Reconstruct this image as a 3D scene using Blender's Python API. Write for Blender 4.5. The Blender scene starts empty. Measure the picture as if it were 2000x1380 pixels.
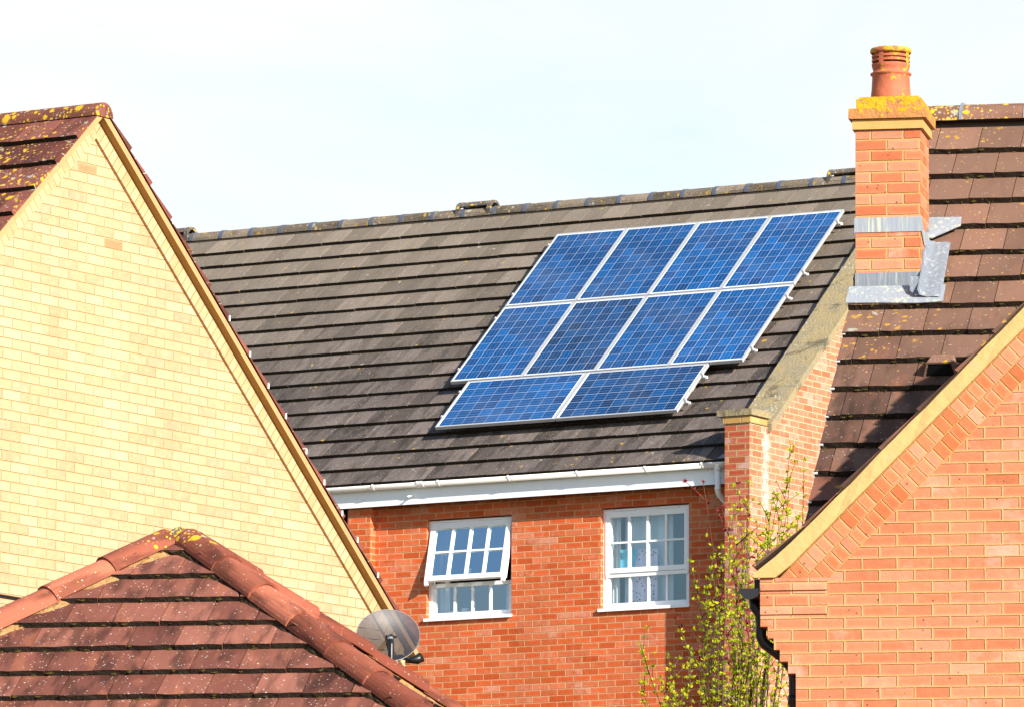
import bpy, math, random
from mathutils import Vector as V, Matrix
SC = bpy.context.scene
COL = SC.collection
rad = math.radians
random.seed(7)

# ------------------------------------------------------------------ camera
cam_data = bpy.data.cameras.new("camera")
cam = bpy.data.objects.new("camera", cam_data); COL.objects.link(cam)
SC.camera = cam
cam_data.sensor_width = 36; cam_data.lens = 259.2
cam_data.clip_start = 1; cam_data.clip_end = 6000
_ph, _ro = rad(7.8346), 0.00424
_F = V((0, math.cos(_ph), math.sin(_ph))); _U = V((0, -math.sin(_ph), math.cos(_ph))); _R = V((1, 0, 0))
_r = _R*math.cos(_ro) + _U*math.sin(_ro); _u = -_R*math.sin(_ro) + _U*math.cos(_ro)
cam.matrix_world = Matrix(((_r.x, _u.x, -_F.x, 0), (_r.y, _u.y, -_F.y, 0), (_r.z, _u.z, -_F.z, 1.6), (0, 0, 0, 1)))

# ------------------------------------------------------------------ sun, sky, exposure
SUN_EL, SUN_AZ = rad(26), rad(143)          # azimuth clockwise from +Y
S = V((math.sin(SUN_AZ)*math.cos(SUN_EL), math.cos(SUN_AZ)*math.cos(SUN_EL), math.sin(SUN_EL)))
sd = bpy.data.lights.new("sun", 'SUN'); sd.energy = 5.0; sd.angle = rad(.5); sd.color = (1.0, .93, .82)
so = bpy.data.objects.new("sun", sd); COL.objects.link(so)
so.rotation_euler = S.to_track_quat('Z', 'Y').to_euler(); so.location = (20, -30, 60)
SC.view_settings.view_transform = 'Standard'; SC.view_settings.look = 'None'
SC.view_settings.exposure = 0.9; SC.view_settings.gamma = 1.0
SC.cycles.max_bounces = 6; SC.cycles.transparent_max_bounces = 12
SC.cycles.sample_clamp_indirect = 6

w = bpy.data.worlds.new("World"); SC.world = w; w.use_nodes = True
nt = w.node_tree; nt.nodes.clear()
wo = nt.nodes.new('ShaderNodeOutputWorld'); bg = nt.nodes.new('ShaderNodeBackground')
sky = nt.nodes.new('ShaderNodeTexSky'); sky.sky_type = 'NISHITA'; sky.sun_disc = False
sky.sun_elevation = SUN_EL; sky.sun_rotation = SUN_AZ; sky.air_density = 1.0; sky.dust_density = .6; sky.ozone_density = 1.5
bg.inputs['Strength'].default_value = .1
tc = nt.nodes.new('ShaderNodeTexCoord')
mp = nt.nodes.new('ShaderNodeMapping'); mp.inputs['Scale'].default_value = (5, 5, 13)
nz = nt.nodes.new('ShaderNodeTexNoise'); nz.inputs['Scale'].default_value = 1.6; nz.inputs['Detail'].default_value = 8; nz.inputs['Roughness'].default_value = .55
nz.inputs['Distortion'].default_value = .4
nt.links.new(tc.outputs['Generated'], mp.inputs[0]); nt.links.new(mp.outputs[0], nz.inputs['Vector'])
sp = nt.nodes.new('ShaderNodeSeparateXYZ'); nt.links.new(tc.outputs['Generated'], sp.inputs[0])
# a broad bank of thin bright cloud to the north (+Y), clearing to blue in the south
m1 = nt.nodes.new('ShaderNodeMapRange'); m1.inputs[1].default_value = .15; m1.inputs[2].default_value = .85; m1.inputs[3].default_value = -.02; m1.inputs[4].default_value = .56
nt.links.new(sp.outputs['Y'], m1.inputs[0])
ad = nt.nodes.new('ShaderNodeMath'); ad.operation = 'ADD'; nt.links.new(nz.outputs['Fac'], ad.inputs[0]); nt.links.new(m1.outputs[0], ad.inputs[1])
m2 = nt.nodes.new('ShaderNodeMapRange'); m2.inputs[1].default_value = .62; m2.inputs[2].default_value = 1.12; m2.clamp = True
nt.links.new(ad.outputs[0], m2.inputs[0])
mx = nt.nodes.new('ShaderNodeMix'); mx.data_type = 'RGBA'
mx.inputs[7].default_value = (5.75, 5.6, 5.48, 1)
nt.links.new(m2.outputs[0], mx.inputs[0]); nt.links.new(sky.outputs[0], mx.inputs[6])
nt.links.new(mx.outputs[2], bg.inputs['Color']); nt.links.new(bg.outputs[0], wo.inputs[0])

# ------------------------------------------------------------------ node helpers
TR = None
class X:
    def __init__(s, k): s.k = k
    def __add__(a, b): return M('ADD', a, b)
    def __radd__(a, b): return M('ADD', a, b)
    def __sub__(a, b): return M('SUBTRACT', a, b)
    def __rsub__(a, b): return M('SUBTRACT', b, a)
    def __mul__(a, b): return M('MULTIPLY', a, b)
    def __rmul__(a, b): return M('MULTIPLY', a, b)
    def __truediv__(a, b): return M('DIVIDE', a, b)
def node(t, **kw):
    n = TR.nodes.new(t)
    for k, v in kw.items(): setattr(n, k, v)
    return n
def put(sock, v):
    if isinstance(v, X): TR.links.new(v.k, sock)
    elif isinstance(v, (tuple, list)) and len(v) == 3 and sock.type == 'RGBA': sock.default_value = (*v, 1)
    else: sock.default_value = v
def M(op, a, b=None, clamp=False):
    n = node('ShaderNodeMath', operation=op, use_clamp=clamp); put(n.inputs[0], a)
    if b is not None: put(n.inputs[1], b)
    return X(n.outputs[0])
def ss(x, lo, hi, a=0., b=1.):
    n = node('ShaderNodeMapRange', interpolation_type='SMOOTHSTEP'); put(n.inputs[0], x)
    for i, v in enumerate((lo, hi, a, b)): put(n.inputs[1+i], v)
    return X(n.outputs[0])
def vec(x, y, z=0.):
    n = node('ShaderNodeCombineXYZ'); put(n.inputs[0], x); put(n.inputs[1], y); put(n.inputs[2], z); return X(n.outputs[0])
def sep(v):
    n = node('ShaderNodeSeparateXYZ'); put(n.inputs[0], v); return [X(o) for o in n.outputs]
def noise(v, sc, det=3., rough=.55, dist=0.):
    n = node('ShaderNodeTexNoise'); put(n.inputs['Vector'], v); put(n.inputs['Scale'], sc); put(n.inputs['Detail'], det)
    put(n.inputs['Roughness'], rough); put(n.inputs['Distortion'], dist); return X(n.outputs['Fac'])
def voro(v, sc):
    n = node('ShaderNodeTexVoronoi'); put(n.inputs['Vector'], v); put(n.inputs['Scale'], sc)
    return X(n.outputs['Distance']), X(n.outputs['Color'])
def white(v):
    n = node('ShaderNodeTexWhiteNoise', noise_dimensions='3D'); put(n.inputs['Vector'], v)
    return X(n.outputs['Value']), sep(X(n.outputs['Color']))
def ramp(f, stops):
    n = node('ShaderNodeValToRGB'); r = n.color_ramp
    while len(r.elements) < len(stops): r.elements.new(.5)
    for e, (p, c) in zip(r.elements, stops): e.position = p; e.color = (*c, 1)
    put(n.inputs[0], f); return X(n.outputs[0])
def mix(f, a, b, mode='MIX'):
    n = node('ShaderNodeMix', data_type='RGBA', blend_type=mode); put(n.inputs[0], f); put(n.inputs[6], a); put(n.inputs[7], b); return X(n.outputs[2])
def scale(c, f):
    n = node('ShaderNodeVectorMath', operation='SCALE'); put(n.inputs[0], c); put(n.inputs['Scale'], f); return X(n.outputs[0])
def uvs():
    n = node('ShaderNodeUVMap'); return X(n.outputs[0])
def world_pos():
    n = node('ShaderNodeNewGeometry'); return X(n.outputs['Position'])
def island():
    n = node('ShaderNodeNewGeometry'); return X(n.outputs['Random Per Island'])
def dist_to(p):
    n = node('ShaderNodeVectorMath', operation='DISTANCE'); put(n.inputs[0], world_pos()); n.inputs[1].default_value = p; return X(n.outputs['Value'])
def begin(name):
    global TR
    m = bpy.data.materials.new(name); m.use_nodes = True; TR = m.node_tree; TR.nodes.clear(); return m
def finish(col, rough=.8, height=None, hd=.01, spec=.3, metal=0., coat=0.):
    b = node('ShaderNodeBsdfPrincipled'); put(b.inputs['Base Color'], col); put(b.inputs['Roughness'], rough)
    put(b.inputs['Specular IOR Level'], spec); put(b.inputs['Metallic'], metal); put(b.inputs['Coat Weight'], coat)
    if height is not None:
        bp = node('ShaderNodeBump'); put(bp.inputs['Height'], height); bp.inputs['Distance'].default_value = hd; bp.inputs['Strength'].default_value = 1
        TR.links.new(bp.outputs[0], b.inputs['Normal'])
    o = node('ShaderNodeOutputMaterial'); TR.links.new(b.outputs[0], o.inputs[0]); return b

def brick(name, cols, mortar, L=.225, H=.075, jw=.011, bond=.5, pits=0., efflo=0., ecol=(.72, .5, .4), ph=(0, 0), streak=None, odd=None, odds=()):
    m = begin(name); uv = uvs(); u, v, _ = sep(uv)
    wob = noise(uv, 9., 2) - .5
    u1 = u + ph[0] + wob*.004; v1 = v + ph[1] + wob*.004
    rr = v1/H; r = M('FLOOR', rr); fr = M('FRACT', rr)
    xx = u1/L + M('MODULO', M('ABSOLUTE', r), 2.)*bond
    c = M('FLOOR', xx); fx = M('FRACT', xx)
    wv, (w1, w2, w3) = white(vec(c, r, 3.7))
    dv = M('MINIMUM', fr, 1. - fr)*H; du = M('MINIMUM', fx, 1. - fx)*L
    d = M('MINIMUM', dv, du) + (noise(uv, 60., 2) - .5)*.004
    msk = ss(d, jw*.5 - .003, jw*.5 + .002)
    base = ramp(w1, cols)
    n1 = noise(uv, 14., 4, .65); n2 = noise(vec(u*6., v*22.), 3., 3, .6)
    base = scale(base, .62 + n1*.45 + n2*.28 + (w2 - .5)*.22)
    for (c0, r0) in odds:
        e0 = M('ADD', M('ABSOLUTE', c - c0), M('ABSOLUTE', r - r0)); base = mix(ss(e0, .2, .4, 1., 0.), base, odd)
    inn = ss(d, jw*.5, jw*.5 + .022)                # paler arrises, warmer middles
    base = mix((1. - inn)*(w2*.32), base, ecol)
    base = scale(base, .86 + noise(uv, 110., 3, .7)*.28)
    if efflo:
        e = ss(noise(uv, 1.7, 4, .6) + (w3 - .5)*.5 + (n1 - .5)*.5, .72 - efflo*.3, 1.05 - efflo*.3)
        base = mix(e*.75, base, ecol)
    if pits:
        pd, pc = voro(uv, 17.); p1, _, _ = sep(pc)
        base = mix(ss(pd, .07, .14, 1., 0.)*ss(p1, .8 - pits*.16, .82 - pits*.16)*.85, base, (.07, .04, .035))
    mo = scale(mortar, .7 + noise(uv, 30., 4, .7)*.6)
    colr = mix(msk, mo, base)
    if streak:   # lime washed down the face: (u, v, half width, half height)
        su = M('ABSOLUTE', u - streak[0] + (noise(vec(0., v), 2.5, 2) - .5)*.1); sv = M('ABSOLUTE', v - streak[1])
        f = ss(su, .01, streak[2], 1., 0.)*ss(sv, streak[3]*.5, streak[3], 1., 0.)*ss(noise(uv, 11., 3), .3, .6)
        colr = mix(f*.85, colr, (.8, .74, .64))
    colr = scale(colr, (.80 + noise(vec(u*1.3, v*.35), 1., 4, .6)*.4)*.72)
    finish(colr, .88, msk*.6 + n1*.35 + noise(uv, 90., 3)*.2, .011, .2); return m

def crust(base, wp, g, col):
    n = noise(wp, 38., 4, .7)
    for sc, w_ in ((7., 1.), (17., .9), (36., .7)):      # rounded crusty colonies of three sizes
        d, c = voro(wp, sc); a, b_, e = sep(c)
        f = ss(d + (n - .5)*.55, .2 + 0., .3, 1., 0.) if sc < 10 else ss(d + (n - .5)*.5, .28, .38, 1., 0.)
        f = f*M('LESS_THAN', a, g*w_)
        lc = mix(ss(e, .74, .78), mix(n, (col[0]*.7, col[1]*.55, col[2]), col), (.33, .33, .27))
        base = mix(f*.95, base, lc)
    return base
def tile(name, cols, specks=.3, speck_col=(.62, .58, .5), lichen=0., lich_at=None, lich_col=(.62, .42, .02), dark=.35, top_tone=None, patch=None):
    m = begin(name); uv = uvs(); u, s, _ = sep(uv); R = island()
    base = ramp(R, cols)
    wp = world_pos()
    st = noise(vec(u*11. + R*37., s*1.6), 1., 4, .6)         # streaks running down each tile
    bl = noise(vec(u, s, R*50.), 5., 4, .6)
    fine = noise(uv, 70., 3, .7)
    base = scale(base, .36 + st*.55 + bl*.45 + fine*.36)
    base = mix(ss(noise(vec(u*5., s*1.2, R*9.), 1.6, 4), .47, .66)*dark, base, scale(base, .36))
    if patch: base = mix(ss(noise(vec(u*3.2, s*1., R*13.), 2., 3), .55, .7)*.6, base, patch)
    if top_tone:
        base = mix(ss(s + (noise(uv, 1.1, 4) - .5)*2.4, top_tone[1], top_tone[2], top_tone[3], 0.), base, top_tone[0])  # blends to a second tone towards the top of the slope
    d1, c1 = voro(uv, 26.); a1, b1, _ = sep(c1)
    d2, c2 = voro(uv, 60.); a2, b2, _ = sep(c2)
    sp_ = M('MAXIMUM', ss(d1, .1, .24, 1., 0.)*ss(a1, 1. - specks*.45, 1.02 - specks*.45)*ss(noise(uv, 1.3, 2), .3, .55),
            ss(d2, .18, .34, 1., 0.)*ss(a2, 1. - specks*.4, 1.02 - specks*.4))
    base = mix(sp_*.85, base, mix(ss(b1, .8, .85), speck_col, (.55, .36, .05)))
    base = scale(base, (.84 + R*.32)*.72)
    if lichen or lich_at:
        g = lichen
        for (p, r0, r1, k) in (lich_at or ()):
            g = M('MAXIMUM', g, ss(dist_to(p), r0, r1, k, 0.))
        base = crust(base, wp, g, lich_col)
    finish(base, .85, fine*.5 + st*.3 + bl*.3, .006, .25); return m

def plain(name, col, rough=.6, var=.12, sc=18., spec=.4, bump=.15, metal=0., dirt=None, stretch=None, coat=0.):
    m = begin(name)
    o = node('ShaderNodeTexCoord'); p = X(o.outputs['Object'])
    if stretch:
        n0 = node('ShaderNodeMapping'); put(n0.inputs[0], p); n0.inputs['Scale'].default_value = stretch; p = X(n0.outputs[0])
    n = noise(p, sc, 4, .6)
    kk = 1. if min(col) > .7 else .74
    c = scale(scale(col, kk), 1. - var + n*2*var)
    if dirt: c = mix(ss(noise(p, dirt[1], 4, .65), dirt[2], dirt[3])*dirt[4], c, dirt[0])
    finish(c, rough, n, bump*.01, spec, metal, coat); return m

# ------------------------------------------------------------------ materials
YEL = (.74, .5, .02)
m_brickA = brick("orange_red_brick", [(0, (.72, .12, .028)), (.35, (.83, .15, .038)), (.7, (.82, .172, .052)), (1, (.84, .225, .095))], (.92, .5, .24), efflo=.42, ecol=(.88, .44, .3), ph=(.06, .012), jw=.0115)
m_gableA = brick("pale_red_brick", [(0, (.58, .17, .08)), (.5, (.66, .22, .11)), (1, (.7, .3, .19))], (.8, .62, .36), efflo=.55, ecol=(.8, .5, .4), ph=(.1, .012), streak=(-3.72, 12.0, .12, .75))
m_brickP = brick("pier_brick", [(0, (.5, .085, .035)), (.5, (.58, .13, .06)), (1, (.6, .2, .12))], (.72, .52, .17), efflo=.5, ecol=(.78, .56, .5), ph=(.0, .012))
m_yelcourse = brick("yellow_corbel_brick", [(0, (.6, .34, .1)), (1, (.7, .42, .15))], (.6, .42, .16), ph=(.05, 0))
m_brickB = brick("buff_yellow_brick", [(0, (.745, .485, .27)), (.3, (.755, .49, .275)), (.6, (.765, .50, .28)), (.85, (.75, .48, .29)), (1, (.78, .53, .315))], (.765, .48, .21), efflo=.2, ecol=(.82, .58, .37), odd=(.68, .29, .14), odds=((4, 139), (5, 132)), ph=(.02, .03), jw=.009)
m_bandB = brick("buff_brick_on_edge", [(0, (.75, .48, .24)), (1, (.79, .53, .28))], (.72, .46, .19), L=.075, H=.118, jw=.008, bond=0., ph=(0, .004))
m_brickC = brick("salmon_brick", [(0, (.64, .2, .09)), (.3, (.7, .235, .112)), (.75, (.72, .26, .13)), (1, (.77, .34, .2))], (.8, .43, .16), pits=1.3, efflo=.3, ecol=(.8, .46, .34), ph=(.06, .034), jw=.0115)
m_bandC = brick("salmon_brick_on_edge", [(0, (.68, .19, .07)), (.6, (.74, .245, .105)), (1, (.77, .33, .2))], (.78, .41, .12), L=.0765, H=.1135, jw=.009, bond=.5, pits=.2)
m_chim = brick("chimney_brick", [(0, (.64, .17, .07)), (.5, (.7, .22, .1)), (1, (.74, .31, .18))], (.76, .42, .14), pits=3.2, ph=(.0, .055), efflo=.2, ecol=(.8, .46, .34), jw=.012)
m_chimcap = None

m_tileA = tile("grey_concrete_tile", [(0, (.112, .09, .08)), (.4, (.138, .111, .1)), (.75, (.156, .126, .114)), (1, (.185, .15, .136))], specks=.42, dark=.7, top_tone=((.36, .295, .22), -1.2, 3.6, .6), lichen=.018, lich_col=(.5, .34, .04))
m_lip = plain("tile_edge_moss_and_shade", (.045, .034, .026), .95, .4, 40., .1, 1., dirt=((.08, .075, .02), 25., .6, .7, .7))  # edge tone darkened to paint the lap shade, moss flecks over it
m_moss = plain("dry_roof_moss", (.09, .07, .02), .95, .5, 40., .05, 1.)
m_tileB = tile("plum_red_tile", [(0, (.17, .05, .034)), (.5, (.22, .066, .046)), (1, (.27, .09, .064))], specks=.5, lich_at=[((-3.95, 53.75, 10.75), .1, 1.2, .6)], lich_col=YEL, dark=.6)
m_tileD = tile("brown_red_tile", [(0, (.11, .054, .037)), (.45, (.155, .08, .055)), (.8, (.19, .104, .073)), (1, (.215, .085, .053))], specks=.2, dark=.9, top_tone=((.3, .165, .11), -.7, 2.3, .75), lichen=.03, lich_col=(.5, .3, .03), patch=(.32, .115, .065), lich_at=[((2.3, 49.5, 8.55), .1, .8, .4), ((2.9, 51.4, 10.3), .1, .8, .3)])
m_tileE = tile("red_brown_tile", [(0, (.16, .052, .036)), (.35, (.23, .076, .052)), (.75, (.28, .1, .068)), (1, (.33, .13, .09))], specks=.3, speck_col=(.8, .74, .66), dark=.85, patch=(.44, .15, .085))
m_hipE = tile("hip_tile_red", [(0, (.27, .07, .04)), (.5, (.36, .105, .06)), (1, (.5, .155, .088))], specks=.3, dark=.8, lich_at=[((-2.05, 46.1, 6.84), .1, .42, .7)], lich_col=YEL)
m_ridgeA = tile("ridge_tile_grey", [(0, (.18, .145, .11)), (.5, (.23, .185, .14)), (1, (.28, .22, .17))], specks=.7, dark=.6, lichen=.22, lich_col=(.5, .33, .03))
m_ridgeB = tile("ridge_tile_red", [(0, (.26, .085, .052)), (1, (.33, .12, .078))], specks=.5, dark=.6, lich_col=YEL, lich_at=[((-3.75, 53.6, 10.93), .2, 2.2, .8)])
m_ridgeD = tile("ridge_tile_brown", [(0, (.27, .13, .085)), (1, (.35, .19, .13))], specks=.5, lichen=.2, lich_col=YEL, lich_at=[((2.75, 51.46, 10.4), .25, .9, 1.)])
m_vent = tile("vent_tile_grey", [(0, (.11, .095, .085)), (1, (.13, .11, .1))], specks=.4, lichen=.38, lich_col=YEL)
m_mossE = plain("mossy_dark_mortar", (.07, .045, .025), .95, .4, 30., .1, 2., dirt=((.3, .18, .08), 18., .56, .66, .7))
m_apexE = tile("lichened_apex_mortar", [(0, (.2, .15, .09)), (1, (.24, .17, .1))], specks=1.2, lich_at=[((-2.05, 46.1, 6.9), .1, .5, .9)], lich_col=YEL)
m_band = plain("slate_blue_plastic", (.12, .14, .19), .5, .2, 20.)
m_black = plain("black_plastic", (.012, .012, .014), .4, .2, 20.)
m_gutblack = plain("dark_grey_gutter_plastic", (.022, .023, .028), .45, .25, 20.)
m_white = plain("white_upvc", (.9, .9, .9), .35, .03, 8., .5, .05)
m_gut = plain("white_weathered_gutter", (.82, .81, .79), .4, .08, 10., .5, .1, dirt=((.2, .17, .12), 5., .55, .75, .55), stretch=(1, 1, 2.5))
m_fascia = plain("white_fascia_board", (.86, .88, .92), .4, .03, 6., .5, .05, dirt=((.4, .4, .42), 7., .58, .8, .4))
m_soffit = plain("soffit_eave_shade", (.02, .017, .015), .9, .3, 10.)  # near-black colour paints the eave shadow into the board
m_clip = plain("white_verge_clip", (.8, .8, .78), .5, .05)
def mat_stone():
    m = begin("weathered_sandstone"); wp = world_pos(); n = noise(wp, 5., 6, .7); f = noise(wp, 40., 4, .7)
    c = mix(ss(n, .38, .62), (.46, .36, .19), (.38, .32, .21)); c = scale(c, .5 + f*.45)
    c = mix(ss(noise(wp, 3.2, 5, .7, .6), .54, .66)*.75, c, (.1, .085, .055))
    d, k = voro(wp, 22.); a, b_, _ = sep(k)
    c = mix(ss(d + (f - .5)*.3, .2, .34, 1., 0.)*ss(a, .5, .55)*ss(noise(wp, 1.4, 2), .5, .6)*.85, c, (.55, .52, .46))
    finish(c, .92, n + f*.6, .02, .2); return m
m_stone = mat_stone()
m_mortarB = plain("tan_verge_board", (.66, .37, .17), .85, .12, 5., .2, .5, dirt=((.5, .3, .12), 3., .5, .7, .5))
m_soffB = plain("ochre_verge_underside", (.5, .3, .1), .85, .12, 5., .2, .5)
m_mortarC = plain("pale_yellow_mortar", (.7, .47, .19), .9, .14, 12., .2, .8, dirt=((.4, .33, .22), 6., .62, .74, .6))
m_mortarE = plain("sandy_bedding_mortar", (.52, .29, .12), .95, .35, 30., .1, 3., dirt=((.2, .12, .05), 22., .52, .62, .8))
m_lead = plain("weathered_lead", (.24, .27, .315), .5, .25, 7., .5, .5, dirt=((.56, .58, .56), 6., .5, .8, .6), stretch=(5, 5, .5))
m_leadw = plain("pale_lead_with_lime", (.36, .4, .46), .5, .22, 6., .5, .4, dirt=((.6, .61, .36), 5., .5, .72, .7), stretch=(6, 6, .4))
m_alu = plain("silver_aluminium", (.66, .68, .7), .38, .04, 10., .5, .02, metal=.3)
m_ground = plain("lawn_and_paving", (.16, .15, .09), .95, .3, .3, .1, .5)
m_pole = plain("black_painted_steel", (.015, .015, .016), .35, .2)
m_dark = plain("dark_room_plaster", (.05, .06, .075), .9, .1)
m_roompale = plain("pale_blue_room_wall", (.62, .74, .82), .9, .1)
m_back = plain("plain_slope_tile", (.18, .14, .12), .9, .2)

def mat_cap():
    m = begin("yellow_lichen_on_brick"); wp = world_pos()
    n = noise(wp, 14., 5, .68); u, v, z = sep(wp)
    b = mix(noise(wp, 7., 3), (.46, .22, .07), (.42, .17, .07))
    f = ss(n + ss(z, 10.04, 10.19)*.2 + (noise(wp, 5., 2) - .5)*.3, .6, .64)
    c = mix(f, b, mix(noise(wp, 45., 3), (.6, .38, .01), (.4, .23, .02)))
    c = mix(ss(noise(wp, 30., 3) + ss(z, 10.1, 10.16)*.05, .68, .72)*.85, c, (.1, .09, .05))
    finish(c, .9, n, .02, .2); return m
m_chimcap = mat_cap()
m_corbel = plain("yellow_corbel_course", (.68, .42, .14), .85, .14, 10., .2, .7, dirt=((.5, .26, .08), 5., .5, .7, .5))
def mat_pot():
    m = begin("terracotta_with_lichen"); wp = world_pos()
    n = noise(wp, 16., 5, .65); u, v, z = sep(wp)
    b = scale((.45, .12, .058), .8 + noise(wp, 8., 3)*.4)
    f = ss(n + (noise(wp, 45., 3) - .5)*.25 + ss(z, 10.43, 10.58)*.13 + ss(u, 2.5, 2.72)*.08, .64, .67)
    finish(mix(f, b, mix(noise(wp, 45., 3), (.58, .37, .01), (.42, .23, .02))), .7, n, .008, .35); return m
m_pot = mat_pot()

def mat_cells(name, tint, seed):
    m = begin(name); u, v, _ = sep(uvs())          # metres on the glass; 6 x 10 cells of 156 mm, pitch 158.5
    P = .1575; mu, mv = .0065, .0205
    cu = (u - mu)/P; cv = (v - mv)/P
    iu, iv = M('FLOOR', cu), M('FLOOR', cv); fu, fv = M('FRACT', cu), M('FRACT', cv)
    inside = M('MULTIPLY', M('MULTIPLY', ss(cu, -.001, .001), ss(cu, 5.999, 6.001, 1., 0.)), M('MULTIPLY', ss(cv, -.001, .001), ss(cv, 9.999, 10.001, 1., 0.)))
    e = M('MINIMUM', M('MINIMUM', fu, 1. - fu), M('MINIMUM', fv, 1. - fv))
    eu = M('MINIMUM', fu, 1. - fu); ev = M('MINIMUM', fv, 1. - fv)
    gap = M('MAXIMUM', ss(eu, .012, .018, 1., 0.), ss(ev, .009, .014, 1., 0.)*.7)
    bus = M('MAXIMUM', ss(M('ABSOLUTE', fu - .33), .007, .014, 1., 0.), ss(M('ABSOLUTE', fu - .67), .007, .014, 1., 0.))
    r, (r1, r2, r3) = white(vec(iu, iv, seed))
    vd, vc = voro(vec(u, v, r*9.), 60.); g1, g2, _ = sep(vc)
    base = mix(r1, (.0, .036, .13), (.0, .07, .235))
    base = scale(base, (.74 + r2*.34 + g1*.34)*tint)
    base = mix(ss(r3, .88, .95)*.5, base, (.0, .03, .13))
    c = mix(bus*.5, base, (.3, .38, .52)); c = mix(gap, c, (.5, .56, .66)); c = mix(inside, (.74, .77, .82), c)
    oi = node('ShaderNodeObjectInfo'); c = scale(c, .86 + X(oi.outputs['Random'])*.28)
    dust = noise(world_pos(), 1.6, 5, .65)
    c = mix(ss(dust, .45, .75)*.06, c, (.4, .42, .45))
    b = finish(c, .4, None, .01, .05); put(b.inputs['Coat Weight'], ss(noise(world_pos(), .9, 3), .4, .62)*.26 + .06); put(b.inputs['Coat Roughness'], .08); return m

def mat_glass(name, tint, refl):
    m = begin(name)
    t = node('ShaderNodeBsdfTransparent'); put(t.inputs[0], (.9, .94, .96))
    g = node('ShaderNodeBsdfGlossy'); put(g.inputs['Roughness'], .02); put(g.inputs['Color'], tint)
    n = noise(uvs(), 1.5, 2); bp = node('ShaderNodeBump'); put(bp.inputs['Height'], n); bp.inputs['Distance'].default_value = .002
    TR.links.new(bp.outputs[0], g.inputs['Normal'])
    x = node('ShaderNodeMixShader'); x.inputs[0].default_value = refl
    TR.links.new(t.outputs[0], x.inputs[1]); TR.links.new(g.outputs[0], x.inputs[2])
    o = node('ShaderNodeOutputMaterial'); TR.links.new(x.outputs[0], o.inputs[0]); return m
m_glass = mat_glass("double_glazing", (.68, .82, 1.), .34)
m_glass3 = mat_glass("double_glazing_clear", (.72, .88, 1.), .17)
m_glass2 = mat_glass("double_glazing_upper", (.75, .95, 1.), .8)

def mat_leaf(name, stops, tr=.35):
    m = begin(name); c = ramp(island(), stops)
    d = node('ShaderNodeBsdfDiffuse'); put(d.inputs[0], c); t = node('ShaderNodeBsdfTranslucent'); put(t.inputs[0], c)
    x = node('ShaderNodeMixShader'); x.inputs[0].default_value = tr
    TR.links.new(d.outputs[0], x.inputs[1]); TR.links.new(t.outputs[0], x.inputs[2])
    o = node('ShaderNodeOutputMaterial'); TR.links.new(x.outputs[0], o.inputs[0]); return m
m_leaf = mat_leaf("spring_leaf", [(0, (.22, .34, .015)), (.3, (.44, .55, .025)), (.7, (.66, .68, .03)), (1, (.74, .52, .05))], .45)
m_redleaf = mat_leaf("purple_leaf", [(0, (.12, .012, .015)), (.6, (.25, .03, .04)), (1, (.42, .1, .08))])
m_bark = plain("grey_brown_bark", (.14, .1, .075), .9, .3, 30., .1, 1.)
m_redbark = plain("red_brown_twig", (.2, .07, .05), .9, .3, 30., .1, 1.)

def mat_dish():
    m = begin("perforated_grey_mesh"); u, v, _ = sep(uvs())
    b = node('ShaderNodeBsdfPrincipled'); put(b.inputs['Base Color'], (.04, .045, .06)); put(b.inputs['Roughness'], .5)
    t = node('ShaderNodeBsdfTransparent'); k = 1/.006
    fu = M('FRACT', u*k) - .5; fv = M('FRACT', v*k) - .5
    d = M('SQRT', fu*fu + fv*fv)
    x = node('ShaderNodeMixShader'); put(x.inputs[0], ss(d, .2, .24))
    TR.links.new(t.outputs[0], x.inputs[1]); TR.links.new(b.outputs[0], x.inputs[2])
    o = node('ShaderNodeOutputMaterial'); TR.links.new(x.outputs[0], o.inputs[0]); return m
m_dish = mat_dish()
def mat_cloth(name, base, tr=.4, spots=None, folds=18.):
    m = begin(name); uv = uvs(); u, v, _ = sep(uv)
    c = scale(base, .85 + noise(vec(u*folds, v*.6), 1., 2)*.3)
    if spots:
        d, cc = voro(uv, 26.); a, b_, _ = sep(cc)
        c = mix(ss(d, .24, .34, 1., 0.)*ss(a, .35, .4), c, ramp(b_, [(0, (.3, .03, .08)), (.5, (.12, .05, .1)), (1, (.55, .12, .2))]))
    d = node('ShaderNodeBsdfDiffuse'); put(d.inputs[0], c); t = node('ShaderNodeBsdfTranslucent'); put(t.inputs[0], c)
    x = node('ShaderNodeMixShader'); x.inputs[0].default_value = tr
    TR.links.new(d.outputs[0], x.inputs[1]); TR.links.new(t.outputs[0], x.inputs[2])
    o = node('ShaderNodeOutputMaterial'); TR.links.new(x.outputs[0], o.inputs[0]); return m
m_curtain = mat_cloth("white_curtain", (.86, .87, .85))
m_pattern = mat_cloth("heart_print_cloth", (.74, .72, .88), .2, True)
m_turq = mat_cloth("turquoise_cloth", (.15, .6, .78), .2)
m_sheer = mat_cloth("pale_blue_sheer", (.74, .86, .93), .3)
m_box = plain("white_card_box", (.8, .84, .82), .7, .05)

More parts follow.
